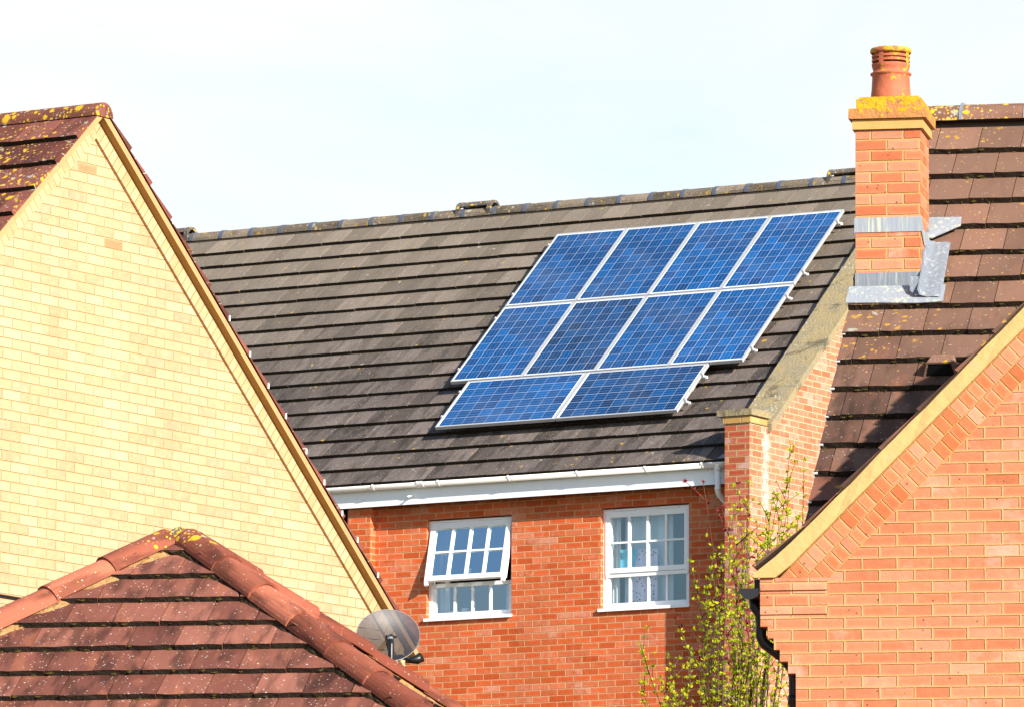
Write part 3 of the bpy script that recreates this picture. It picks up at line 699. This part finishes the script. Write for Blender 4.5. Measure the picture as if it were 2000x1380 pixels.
# ================================================================== HOUSE B: yellow brick gable
B = Frame(-57.04, -3.6466, 53.4895)
XB, ZB, TB = .955, 10.83, .866; pB = math.atan(TB); HB = 4.32
hB = thing("yellow_house", "tall yellow brick gable wall with plum red roof tiles", "house", B.W((XB, 3, 0)))
zs = lambda x: ZB - TB*abs(x-XB)
wB = MB(B)
wB.prism([(XB-HB, 0), (XB+HB-.1, 0), (XB+HB-.1, zs(XB+HB-.1)), (XB, ZB), (XB-HB, zs(XB-HB))], 0, .3)
wB.box(XB-HB, XB-HB+.3, .3, 8, 0, zs(XB-HB)); wB.box(XB+HB-.4, XB+HB-.1, .3, 8, 0, zs(XB+HB-.1))
wB.prism([(XB-HB, 0), (XB+HB-.1, 0), (XB+HB-.1, zs(XB+HB-.1)), (XB, ZB), (XB-HB, zs(XB-HB))], 7.7, 8)
wB.build("wall", m_brickB, hB)
bb = MB(B); hb = .156
for sg in (1, -1):
    px = lambda x: XB+sg*(x)
    q = [(px(0.0 if sg > 0 else .0), ZB-.002), (px(HB-.15), ZB-TB*(HB-.15)-.002), (px(HB-.15), ZB-TB*(HB-.15)-hb), (px(.0), ZB-hb)]
    if sg < 0: q = q[::-1]
    cs, sn = math.cos(pB), math.sin(pB)
    def uvf(p, sg=sg):
        a = (p[0]-XB)*sg; z = p[2]-ZB
        return (a*cs - z*sn, (a*sn + z*cs)+.118)
    bb.prism(q, -.022, -.001, uvf=uvf)
bb.build("verge_course", m_bandB, hB)
vb = MB(B); vt = .062
for sg in (1, -1):
    for i in range(8):                                # boards butted end to end
        a, b = HB*i/8+.0015, HB*(i+1)/8-.0015
        if i == 7: b = HB-.02
        y0, y1 = -.085, .0
        P = [(XB+sg*x, y, ZB-TB*x+dz) for x in (a, b) for y in (y0, y1) for dz in (0, vt)]
        # 0:a,y0,0 1:a,y0,vt 2:a,y1,0 3:a,y1,vt 4..7 for b
        vb.add(P, [(0, 4, 5, 1)], m=0); vb.add(P, [(0, 2, 6, 4)], m=1); vb.add(P, [(1, 5, 7, 3), (0, 1, 3, 2), (4, 6, 7, 5)], m=0)
vb.build("verge_board", [m_mortarB, m_soffB], hB)
rB = MB()
OB = B.W((XB, -.1, ZB+vt+.002))
for sg in (-1, 1):
    SL = Slope(OB, B.n, B.d*sg*math.cos(pB)-V((0, 0, math.sin(pB))))
    L = HB/math.cos(pB)+.06
    lips = [.435+.345*i for i in range(40) if .435+.345*i < L+.1]
    tiles(rB, SL, lips, .345, .3, 0, 8.2, phase=0, T=.044, seed=11+sg, wig=.005, moss=.5)
    rB.add([(.02, 0, 0), (8.2, 0, 0), (8.2, L, 0), (.02, L, 0)], [(0, 1, 2, 3)], F=SL, m=2)
roofB = rB.build("roof", [m_tileB, m_lip, m_back, m_moss], hB)
k = MB(); yb = [-.1, .03, .5, .95, 1.4, 1.85, 2.3, 2.75, 3.2, 3.65, 4.1, 5, 6, 7, 8.2]
yb = [-.1]+[.40+.455*i for i in range(18)]
for i in range(len(yb)-1):
    k.arc(B.W((XB, yb[i]+.003, ZB-.002)), B.W((XB, yb[i+1]-.003, ZB-.002)), (0, 0, 1), .110, .110, 0, 180, 12, .02, u0=i*1.3)
p = [(XB+math.cos(rad(k_*15))*.1, -.098, ZB-.002+math.sin(rad(k_*15))*.095) for k_ in range(13)]
k.add(p, [list(range(13))[::-1]], F=B)
k.build("ridge_tiles", m_ridgeB, roofB)
for (x, z) in ((1.834, 10.14), (2.583, 9.47), (2.859, 9.235), (3.108, 9.046), (3.346, 8.815), (3.627, 8.587), (3.875, 8.353), (4.125, 8.147), (4.34, 7.959), (4.628, 7.705)):
    c = MB(B); zz = ZB+vt-TB*(x-XB)
    c.box(x-.003, x+.010, -.108, -.1, zz+.005, zz+.048); c.build("verge_clip", m_clip, roofB)
cb = MB(B); cb.tube([(-.9, -.012, 7.175), (-.13, -.012, 7.154), (.2, -.012, 7.15), (.8, -.012, 7.10)], .011, 6); cb.build("cable", m_black, hB)

# ================================================================== HOUSE C + D: salmon brick with chimney and projecting gable
C = Frame(11.2, 2.6216, 46.5774); D = Frame(10.5, 2.3331, 49.7277)
hC = thing("salmon_brick_house", "salmon brick house with projecting gable, brown tiled roof and lichen covered chimney", "house", D.W((2, 0, 0)))
TC = .9915; pC = math.atan(TC); XC = 1.95
zl = lambda x: 6.602+TC*(x+.922)                      # lower edge of the mortar verge
ZCA = zl(XC)
wC = MB(C)
left = [(-.823, 0), (-.823, 5.988), (-.873, 5.988), (-.873, 6.065), (-.926, 6.065), (-.926, 6.141), (-.966, 6.141), (-.966, 6.214), (-1.004, 6.214), (-1.004, 6.29), (-1.051, 6.29), (-1.051, 6.6), (-.924, 6.6)]
poly = left + [(XC, ZCA)] + [(2*XC-x, z) for x, z in left[::-1]]
wC.prism(poly, 0, .3)
wC.box(-.823, -.6, .3, 1.6, 0, 6.55); wC.box(2*XC+.6, 2*XC+.823, .3, 1.6, 0, 6.55)
wC.box(-1.051, -.617, -.022, -.001, 6.519, 6.598); wC.box(-1.051, -.617, -.010, -.001, 6.366, 6.5175)
wC.build("wall", m_brickC, hC)
bc = MB(C)
for sg in (1, -1):
    mxx = lambda x: x if sg > 0 else 2*XC-x
    q = [(mxx(-.924), 6.601), (mxx(-.599), 6.601), (mxx(XC), 6.601+TC*(XC+.599)), (mxx(XC), ZCA+.0)]
    if sg < 0: q = q[::-1]
    cs, sn = math.cos(pC), math.sin(pC)
    def uvf(p, sg=sg):
        x = p[0] if sg > 0 else 2*XC-p[0]; a = x+.922; z = p[2]-6.602
        return (a*cs+z*sn, -(-a*sn+z*cs)+.0)
    bc.prism(q, -.004, -.0005, uvf=uvf)
bc.build("verge_course", m_bandC, hC)
mc = MB(C)
up_l = [(-1.094, 6.619), (-.95, 6.728), (-.804, 6.856), (XC, 6.856+.988*(XC+.804))]
lo_l = [(-1.08, 6.597), (-.925, 6.602), (XC, ZCA)]
N_ = 30
def lerp_line(P, x):
    for (a, b) in zip(P, P[1:]):
        if x <= b[0] or b is P[-1]: return a[1]+(b[1]-a[1])*(x-a[0])/(b[0]-a[0])
rnd = random.Random(5)
xs_ = [-1.085]+[-.95+i*(XC+.95)/N_ for i in range(N_+1)]
for mir in (False, True):
    pts = []
    for x in xs_:
        j = rnd.uniform(-.004, .004); xx = 2*XC-x if mir else x
        zb = 6.599 if x < -.93 else lerp_line(lo_l, x); zt2 = lerp_line(up_l, x)+j
        pts += [(xx, -.045+j, zb), (xx, -.045-j, max(zt2, zb+.012)), (xx, 0, zb), (xx, 0, max(zt2, zb+.012))]
    fs = []
    for i in range(len(xs_)-1):
        a = 4*i; fs += [(a, a+4, a+5, a+1), (a+1, a+5, a+7, a+3), (a, a+2, a+6, a+4)]
    fs += [(0, 1, 3, 2)]
    mc.add(pts, fs)
mc.build("verge_mortar", m_mortarC, hC)
rC = MB()
OC = C.W((XC, -.075, 6.862+.988*(XC+.804)))
for sg in (-1, 1):
    SL = Slope(OC, C.n, C.d*sg*math.cos(rad(44.65))-V((0, 0, math.sin(rad(44.65)))))
    L = (XC+.80)/math.cos(rad(44.65))
    lips = [.35+.345*i for i in range(20) if .35+.345*i < L+.02]; e_ = lips[-1]
    tiles(rC, SL, lips, .345, .3, 0, lambda s: 4.2 if s < 3.5 else 1.0, phase=0, T=.026, seed=21+sg, wig=.004)
    rC.add([(.01, 0, 0), (4.2, 0, 0), (4.2, 3.5, 0), (.01, 3.5, 0)], [(0, 1, 2, 3)], F=SL, m=2)
    # kicked-up bottom course over the eave
    O2 = SL.W((0, e_-.02, .0)); S2 = Slope(O2, C.n, C.d*sg*math.cos(rad(38.5))-V((0, 0, math.sin(rad(38.5)))))
    tiles(rC, S2, [.44], .44, .3, 0, 1.0, phase=.15, T=.026, seed=31, wig=.003)
    rC.add([(.01, 0, 0), (1., 0, 0), (1., .43, 0), (.01, .43, 0)], [(0, 1, 2, 3)], F=S2, m=2)
rC.build("gable_roof", [m_tileD, m_lip, m_back], hC)
gC = MB(); gx, gz, gr_ = -1.116, 6.532, .064
gC.arc(C.W((gx, -.03, gz)), C.W((gx, 1.2, gz)), (0, 0, -1), gr_, gr_, 0, 180, 14, .004)
gC.add([(gx+math.cos(rad(180+k_*15))*gr_, -.031, gz+math.sin(rad(180+k_*15))*gr_) for k_ in range(13)], [list(range(13))], F=C)
gC.arc(C.W((gx, -.036, gz)), C.W((gx, -.005, gz)), (0, 0, -1), gr_+.005, gr_+.005, 0, 180, 14, .006)
gC.build("gutter", m_gutblack, hC, smooth=False)
fc = MB(C); fc.box(-1.053, -1.03, .301, 1.6, 6.42, 6.62); fc.box(-1.1, -1.03, .06, .3, 6.50, 6.60); fc.build("fascia", m_black, hC)
dc = MB(C); dc.tube([(-1.115, .14, 6.48), (-1.112, .14, 6.43), (-1.075, .14, 6.38), (-1.07, .14, 6.32), (-1.07, .14, 6.235), (-1.05, .14, 6.195), (-.93, .14, 6.105), (-.87, .14, 6.03), (-.857, .14, 5.97), (-.857, .14, .1)], .035, 12)
dc.tube([(-.857, .14, 5.86), (-.857, .14, 5.80)], .041, 12)
dc.build("downpipe", m_black, hC)
# main range
wD = MB(D)
wD.box(.035, 7, -2.2, -1.95, 0, 7.1); wD.box(.035, .3, -1.95, 5.6, 0, 7.15); wD.box(6.7, 7, -1.95, 5.6, 0, 7.15)
tD = math.tan(rad(39.5)); pD = rad(39.5); yR = 1.80; zR = 8.898+tD*yR
wD.prism([(-2.0, 7.15), (5.6, 7.15), (yR, zR-.06)], .035, .3, axis='x')
wD.build("wall", m_brickC, hC)
SD = Slope(D.W((0, 0, 8.852)), D.d, -(D.n*math.cos(pD)+V((0, 0, math.sin(pD)))))
rD = MB()
gD = .3475; lipsD = [-1.868+gD*i for i in range(15)]
tiles(rD, SD, lipsD, gD, .2995, -.02, 7.1, phase=.379-.2995*2, T=.054, seed=41, wig=.006, jit=.004, moss=2.2)
rD.add([(.0, -2.33, -.005), (7.1, -2.33, -.005), (7.1, 3.0, -.005), (.0, 3.0, -.005)], [(0, 1, 2, 3)], F=SD, m=2)
rD.add([(-.0, yR, zR-.02), (7.1, yR, zR-.02), (7.1, 5.9, zR-(5.9-yR)*tD), (-.0, 5.9, zR-(5.9-yR)*tD)], [(0, 1, 2, 3)], F=D, m=2)
roofD = rD.build("roof", [m_tileD, m_lip, m_back, m_moss], hC)
rx = [.0]+[.525+.4545*(i-1) for i in range(0, 16)]; rx = [-.02, .072, .526, .981]+[.981+.4545*i for i in range(1, 14)]
ridge_run(D, yR, zR-.05, rx, .125, "ridge_tiles", m_ridgeD, roofD)
for x in (.526, .981):
    c = MB(D); c = MB(); c.arc(D.W((x-.012, yR, zR-.05)), D.W((x+.012, yR, zR-.05)), (0, 0, 1), .13, .13, 0, 180, 10, .012); c.box(x-.012, x+.02, yR-.008, yR+.008, zR+.07, zR+.09, F=D); c.build("ridge_union", m_lead, roofD)
for i, s in enumerate(lipsD[7:], 7):
    c = MB(SD); c.box(-.026, .0, s-.02, s+.008, .036, .046); c.box(-.027, -.021, s-.03, s+.008, -.02, .036); c.build("verge_clip", m_clip, roofD)
# vent tile
v = MB(SD); x0, x1, sa, sb = .585, .815, .93, 1.13
P = [(x0-.0, sb, .04), (x0+.03, sb, .15), (x1-.03, sb, .15), (x1, sb, .04), (x0+.03, sa, .05), (x0+.045, sa, .085), (x1-.045, sa, .085), (x1-.03, sa, .05)]
v.add(P, [(0, 1, 5, 4), (1, 2, 6, 5), (2, 3, 7, 6), (4, 5, 6, 7)])
v.add([(a, sb-.004, t) for a, t in ((x0+.012, .045), (x0+.037, .14), (x1-.037, .14), (x1-.012, .045))], [(0, 1, 2, 3)], m=1)  # flat black face paints the dark of the open mouth
v.add([(x0, sb, .04), (x0+.03, sb, .15), (x1-.03, sb, .15), (x1, sb, .04), (x1-.016, sb, .04), (x1-.04, sb, .137), (x0+.04, sb, .137), (x0+.016, sb, .04)], [(0, 1, 6, 7), (1, 2, 5, 6), (2, 3, 4, 5)])
v.build("vent_tile", [m_ridgeD, m_black], roofD)
# chimney
ch = MB(D); ch.box(.008, .455, 0, .45, 8.5, 9.99); chim = ch.build("chimney", m_chim, roofD)
k = MB(D)
k.box(-.012, .475, -.02, .47, 9.991, 10.06, m=0); k.box(-.035, .498, -.043, .493, 10.062, 10.133, m=1)
k.box(.012, .462, .004, .446, 10.134, 10.205, m=1); k.box(.03, .44, .02, .43, 10.2055, 10.222, m=1)
k.build("corbelled_cap", [m_corbel, m_chimcap], chim)
pt = MB(); cx, cy = .224, .225
prof = [(.138, 10.205), (.137, 10.27), (.133, 10.30), (.128, 10.39), (.131, 10.398), (.141, 10.404), (.141, 10.414), (.131, 10.418), (.122, 10.425), (.121, 10.435), (.127, 10.45), (.131, 10.465)]
prof2 = [(.134, 10.552), (.140, 10.556), (.142, 10.566), (.141, 10.578), (.134, 10.588), (.118, 10.586), (.116, 10.50)]
seg = 48
def lathe(mb, pr_, skip=None):
    P = [(cx+r*math.cos(2*math.pi*i/seg), cy+r*math.sin(2*math.pi*i/seg), z) for r, z in pr_ for i in range(seg)]
    fs = [(j*seg+i, j*seg+(i+1) % seg, (j+1)*seg+(i+1) % seg, (j+1)*seg+i) for j in range(len(pr_)-1) for i in range(seg) if not (skip and skip(i))]
    mb.add(P, fs, smooth=True, F=D)
lathe(pt, prof); lathe(pt, prof2)
ribs = lambda i: (i % 12) in (0, 1, 2)
zz = 10.465
for j in range(3):                                    # three rows of louvre slots
    z0, z1, z2 = zz, zz+.014, zz+.029
    lathe(pt, [(.131, z0), (.132, z1)])
    skip = lambda i: not (((i+4) % 12) < 2)
    lathe(pt, [(.132, z1), (.132, z2)], skip)
    lathe(pt, [(.131, z0), (.1, z0-.002)]); lathe(pt, [(.132, z1), (.1, z1-.004)])
    lathe(pt, [(.1, z1), (.1, z2)], skip)
    zz = z2
lathe(pt, [(.131, zz), (.134, 10.552)])
pt.build("chimney_pot", m_pot, chim)
dk = MB(); lathe(dk, [(.09, 10.43), (.09, 10.575)]); dk.build("pot_shade_core", m_black, chim)  # black core added inside to darken the slots
ld = MB(D)
ld.box(.0, .462, -.006, .0, 9.281, 9.382)             # tray band on the face
ld.add([(.456, -.006, 9.281), (.462, -.006, 9.281), (.462, .16, 9.2), (.462, .47, 9.29), (.462, .47, 9.34), (.462, .12, 9.30), (.462, -.006, 9.382)], [(1, 2, 3, 4, 5, 6)])
ld.build("lead_tray", m_leadw, chim)
ap = MB(D); ap.box(.004, .458, -.008, -.0005, 8.86, 9.002)
aprn = ap.build("lead_apron", m_lead, chim)
ap2 = MB(); 
P = [(-.03, .0, .07), (.2, .0, .068), (.63, .0, .07), (.632, .215, .068), (.45, .222, .064), (.2, .214, .068), (-.035, .205, .066)]
ap2.add(P + [(x, s, t-.006) for x, s, t in P], [(0, 1, 2, 3, 4, 5, 6), (3, 10, 11, 4), (4, 11, 12, 5), (5, 12, 13, 6), (2, 9, 10, 3), (0, 6, 13, 7)], F=SD)
ap2.build("apron_skirt", m_leadw, chim)
sl = MB()                                             # side gutter of lead with a cupped end
xs2 = [(.457, .13), (.468, .088), (.52, .07), (.585, .074), (.612, .064)]
P = []
for s in (-.56, -.3, -.05, .165):
    P += [(x, s, t+(.004 if s > .1 else 0)) for x, t in xs2]
fs = [(r*5+i, r*5+i+1, (r+1)*5+i+1, (r+1)*5+i) for r in range(3) for i in range(4)]
sl.add(P, fs, F=SD, smooth=True)
sl.add([(.40, .02, .15), (.455, .02, .15), (.47, .165, .095), (.44, .165, .085), (.40, .12, .10)], [(0, 1, 2, 3, 4)], F=SD)
sl.build("lead_gutter", m_lead, chim)
sp_ = MB(D); sp_.add([(.4565, .0, 8.9), (.4565, .45, 9.26), (.4565, .45, 9.36), (.4565, .33, 9.36), (.4565, .33, 9.28), (.4565, .2, 9.28), (.4565, .2, 9.17), (.4565, .08, 9.17), (.4565, .08, 9.06), (.4565, .0, 9.06)], [tuple(range(10))])
sp_.build("stepped_flashing", m_lead, chim)
bk = MB(); P = [(.40, -.90, .07), (.655, -.90, .068), (.662, -.785, .072), (.478, -.60, .085), (.40, -.60, .09)]
bk.add(P + [(x, s, t-.008) for x, s, t in P], [(0, 1, 2, 3, 4), (1, 6, 7, 2), (2, 7, 8, 3), (3, 8, 9, 4)], F=SD); bk.build("lead_saddle", m_leadw, chim)

# ================================================================== HOUSE E: hipped roof in front
E_ = Frame(10, -2.192, 45.0); pE = rad(35); tE = math.tan(pE)
ax_, ay_, az_ = -.095, 1.16, 6.0+1.16*tE-.032
HE = 2.9; LE = 2.9
hE = thing("hipped_house", "low red brown hipped roof with half round hip tiles in the foreground", "house", E_.W((ax_, ay_, 0)))
ze_ = az_-HE*tE
wE = MB(E_); x0, x1, y0, y1 = ax_-HE+.3, ax_+HE-.3, ay_-HE+.3, ay_+LE-.3
for q in ((x0, x1, y0, y0+.25), (x0, x1, y1-.25, y1), (x0, x0+.25, y0+.25, y1-.25), (x1-.25, x1, y0+.25, y1-.25)): wE.box(*q, 0, ze_+.15)
wE.build("wall", m_brickC, hE)
rE = MB(); OE = E_.W((ax_, ay_, az_)); gE = .3025
cE, sE = math.cos(pE), math.sin(pE)
SF = Slope(OE, E_.d, -(E_.n*cE+V((0, 0, sE))))
s0 = (1.16-.699)/cE
lipsE = [s0+gE*i for i in range(-1, 11)]; lipsE = [s for s in lipsE if .1 < s < HE/cE+.05]
tiles(rE, SF, lipsE, gE, .3005, lambda s: -max(s, 0)*cE, lambda s: max(s, 0)*cE, phase=.095+.149, T=.046, seed=51, wig=.006, jit=.004, moss=1.6)
rE.add([(0, 0, -.002), (HE, HE/cE, -.002), (-HE, HE/cE, -.002)], [(0, 1, 2)], F=SF, m=2)
for sg in (1, -1):
    SS = Slope(OE, E_.n, E_.d*sg*cE-V((0, 0, sE)))
    tiles(rE, SS, lipsE, gE, .3005, lambda s: -max(s, 0)*cE, lambda s: max(s, 0)*cE, phase=.1, T=.032, seed=53+sg, wig=.006)
    rE.add([(0, 0, -.002), (HE, HE/cE, -.002), (-HE, HE/cE, -.002)], [(0, 1, 2)], F=SS, m=2)
rE.add([(ax_, ay_, az_), (ax_+HE, ay_+HE, ze_), (ax_-HE, ay_+HE, ze_)], [(0, 1, 2)], F=E_, m=2)
roofE = rE.build("roof", [m_tileE, m_lip, m_back, m_moss], hE)
ht = MB(); hm = MB(); rnd = random.Random(9)
for sg, bk_ in ((1, 1), (-1, 1), (1, -1), (-1, -1)):
    dv = (E_.d*sg - E_.n*bk_ - V((0, 0, tE))).normalized()
    ln = .474; s = .10
    for i in range(9):
        a = OE + dv*s; b = OE + dv*(s+ln+.03)
        ht.arc(a+V((0, 0, -.010)), b+V((0, 0, .002)), (0, 0, 1), .110+rnd.uniform(-.002, .002), .118+rnd.uniform(-.003, .003), 2, 178, 14, .016, vs=.95, u0=i*1.7)
        s += ln
    # rough bedding mortar squeezed out along both lower edges
    sd_ = dv.cross(V((0, 0, 1))).normalized(); upn = sd_.cross(dv)
    for s_ in (1, -1):
        n = 90; P = []
        mossy = (sg == 1 and bk_ == 1 and (sd_*s_).dot(E_.n) < 0)
        for i in range(n+1):
            c = OE + dv*(i*4.15/n+.2); j = rnd.uniform(0, 1)
            P += [tuple(c+sd_*s_*.085+upn*.0), tuple(c+sd_*s_*(.112+j*.010)+upn*(-.03+j*.015)), tuple(c+sd_*s_*((.118 if mossy else .134)+j*.016)+upn*-.07)]
        hm.add(P, [(3*i+k_, 3*i+3+k_, 3*i+4+k_, 3*i+1+k_) for i in range(n) for k_ in range(2)], smooth=False, m=2 if mossy else 0)
ht.build("hip_tiles", m_hipE, roofE)
# mortared, lichen-covered junction at the apex
rnd = random.Random(4); P = []; nn_ = 12; mm_ = 6
for j in range(mm_+1):
    el = math.pi/2*j/mm_
    for i in range(nn_):
        az = 2*math.pi*i/nn_; r = .15*(1+rnd.uniform(-.1, .1))
        P.append(tuple(OE + V((0, 0, -.085)) + E_.d*(r*1.15*math.cos(az)*math.cos(el)) + E_.n*(r*.95*math.sin(az)*math.cos(el)) + V((0, 0, r*.92*math.sin(el)))))
hm.add(P, [(j*nn_+i, j*nn_+(i+1) % nn_, (j+1)*nn_+(i+1) % nn_, (j+1)*nn_+i) for j in range(mm_) for i in range(nn_)], m=1)
hm.build("bedding_mortar", [m_mortarE, m_apexE, m_mossE], roofE)

# ================================================================== satellite dish
sdh = thing("satellite_dish", "round grey mesh satellite dish on a black mast behind the red hip tiles", "satellite dish", (-.783, 47.34, 5.9))
DK = 1.02
def dpos(x, y, z): return V((x*DK, 47.62+(y-46.62)*DK, 6.305+(z-6.205)*DK))
dm = MB(); ctr = dpos(-.780, 46.62, 6.205)
face = V((-.38, .90, .2)).normalized(); ru = V((1, .2, -.07)); ru = (ru-face*ru.dot(face)).normalized(); rv = face.cross(ru)
if rv.z < 0: rv = -rv
P, UV, nr, ns = [tuple(ctr-face*.05)], [(0, 0)], 6, 48
RA, RB = .221, .168
for j in range(1, nr+1):
    for i in range(ns):
        a = 2*math.pi*i/ns; r = j/nr; q = ru*(math.cos(a)*RA*r)+rv*(math.sin(a)*RB*r)
        P.append(tuple(ctr+q+face*(-.05+.05*r*r))); UV.append((math.cos(a)*RA*r, math.sin(a)*RB*r))
fs = [(0, 1+i, 1+(i+1) % ns) for i in range(ns)] + [(1+j*ns+i, 1+(j+1)*ns+i, 1+(j+1)*ns+(i+1) % ns, 1+j*ns+(i+1) % ns) for j in range(nr-1) for i in range(ns)]
dm.add(P, fs, uv=UV, smooth=True); dm.build("reflector", m_dish, sdh)
rm = MB(); rp = [tuple(ctr+ru*(math.cos(2*math.pi*i/48)*RA)+rv*(math.sin(2*math.pi*i/48)*RB)) for i in range(49)]
rm.tube(rp, .0035, 6, cap=False); rm.build("rim", plain("grey_rim_paint", (.25, .26, .29), .4), sdh)
mm = MB(); mm.tube([tuple(dpos(-.757, 46.33, 5.4)), tuple(dpos(-.757, 46.33, 6.12)), tuple(dpos(-.76, 46.35, 6.155))], .02, 10); mm.tube([tuple(dpos(-.76, 46.34, 6.09)), tuple(dpos(-.775, 46.48, 6.14)), tuple(ctr-face*.055)], .02, 8)
mm.tube([tuple(dpos(-.762, 46.345, 6.15)), tuple(dpos(-.764, 46.352, 6.163))], .021, 10, m=1)
mm.build("mast", [m_pole, m_lead], sdh)
bl = MB()
for dx in (-.03, .03): bl.tube([tuple(ctr+ru*dx+rv*.0-face*.048), tuple(ctr+ru*dx+rv*.0-face*.062)], .0075, 8)
bl.build("bracket_bolts", m_pole, sdh)
am = MB(); am.tube([tuple(ctr-rv*.15+ru*.02), tuple(dpos(-.70, 46.75, 6.085)), tuple(dpos(-.64, 46.9, 6.075))], .015, 8); am.tube([tuple(dpos(-.655, 46.88, 6.072)), tuple(dpos(-.60, 46.92, 6.082)), tuple(dpos(-.572, 46.93, 6.10))], [.017, .031, .034], 12)
am.build("feed_arm", m_pole, sdh)

# ================================================================== trees
def branch_tree(base, tips, fork, name, label, leafmat, barkmat, dens, seed, rad0, side, leaf=.03, spread=.35, bend=.85, stem=.013):
    rnd = random.Random(seed); root = thing(name, label, "tree", base)
    base = V(base); tr = MB(); cr = MB()
    tr.tube([base, base+V((.02, 0, fork*.5)), base+V((0, 0, fork))], [rad0*1.5, rad0*1.15, rad0], 10)
    def leafc(p, d, k):
        for _ in range(k):
            a = rnd.uniform(0, 6.283); el = rnd.uniform(-.3, 1.2)
            q = V((math.cos(a)*math.cos(el), math.sin(a)*math.cos(el), math.sin(el))); q = (q+d*.5).normalized()
            L = leaf*rnd.uniform(.6, 1.35); wd = L*rnd.uniform(.2, .32); sdv = q.orthogonal().normalized(); sdv = (Matrix.Rotation(rnd.uniform(0, 6.28), 3, q) @ sdv)
            up_ = q.cross(sdv); p0 = p+q*L*.08
            cr.add([tuple(p0), tuple(p0+q*L*.55+sdv*wd+up_*L*.08), tuple(p0+q*L), tuple(p0+q*L*.55-sdv*wd+up_*L*.08)], [(0, 1, 2), (0, 2, 3)])
    shoots = []
    for (tx, tz) in tips:
        dy = rnd.uniform(-spread, spread); f0 = rnd.uniform(.75, 1.0)
        s = base+V((0, 0, fork*f0)); t = V((base.x+tx, base.y+dy, tz)); L = (t-s).length; pts = []
        n = 12; ben = V((rnd.uniform(-.12, .12), rnd.uniform(-.12, .12), 0))
        for i in range(n+1):
            f = i/n; hx = f**bend
            p = s+V(((t.x-s.x)*hx, (t.y-s.y)*hx, (t.z-s.z)*f))+ben*math.sin(f*math.pi)+V((rnd.uniform(-.012, .012), rnd.uniform(-.012, .012), 0))
            pts.append(p)
        pts[-1] = t
        tr.tube(pts, [max(.003, stem*(1-i/n)**.8) for i in range(n+1)], 5)
        shoots.append(pts)
    for pts in shoots:
        t = pts[-1]
        for i in range(len(pts)-1):
            a, b = pts[i], pts[i+1]; d = (b-a).normalized()
            if b.z < base.z+fork+.9: continue
            for k in range(dens):
                p = a.lerp(b, (k+rnd.uniform(.2, .8))/dens)+V((rnd.uniform(-.02, .02), rnd.uniform(-.02, .02), 0)); leafc(p, d, rnd.randint(5, 10))
            for _q in range(int(side + rnd.random())):     # short side spurs
                q = V((rnd.uniform(-1, 1), rnd.uniform(-1, 1), rnd.uniform(.5, 1.6))).normalized(); L = rnd.uniform(.1, .34); p = a.lerp(b, rnd.random())
                e = p+q*L; tr.tube([p, p.lerp(e, .5)+V((0, 0, .01)), e], [.005, .004, .003], 4)
                for k in range(max(2, int(L/.08))): leafc(p.lerp(e, (k+1)/max(2, int(L/.08))), q, rnd.randint(5, 10))
        leafc(t, V((0, 0, 1)), 5)
    tr.build("trunk", barkmat, root); cr.build("crown", leafmat, root)
    return root
TIPS = [(0.43, 9.1), (0.44, 8.85), (0.55, 8.76), (0.34, 8.7), (0.42, 8.57), (0.55, 8.55), (0.23, 8.54), (0.25, 8.47), (0.16, 8.48), (0.0, 8.34), (-0.03, 8.57), (0.09, 8.78), (-0.13, 8.25), (-0.33, 7.94), (-0.23, 8.08), (-0.26, 7.92), (-0.79, 7.39), (-0.56, 7.37), (-0.79, 7.16), (-0.39, 7.39), (-0.28, 7.43), (-0.2, 8.0), (0.08, 8.3), (0.34, 8.49), (0.5, 8.51), (0.18, 8.19), (-0.04, 8.19), (0.25, 8.3), (-0.17, 7.71), (-0.08, 7.92), (0.08, 8.0), (0.13, 7.71), (0.25, 7.54), (-0.42, 7.1), (-0.5, 7.04), (-0.63, 7.16), (.02, 7.5), (.2, 7.9)]
branch_tree((1.85, 60, 0), TIPS, 5.6, "young_tree", "young tree with yellow green spring leaves behind the salmon gable", m_leaf, m_bark, 4, 3, .05, 1.1, .031)
RED = [(-0.15, 8.92), (0.01, 8.73), (0.15, 8.93), (0.22, 8.62), (-0.37, 7.8), (-0.06, 7.85), (-0.23, 7.7), (-0.04, 7.94)]
branch_tree((2.2, 61.2, 0), [(x-.45, z) for x, z in RED], 5.4, "purple_tree", "sparse purple leaved shoots among the yellow green tree", m_redleaf, m_redbark, 1, 8, .035, .6, .036, .25, 1.5, .012)
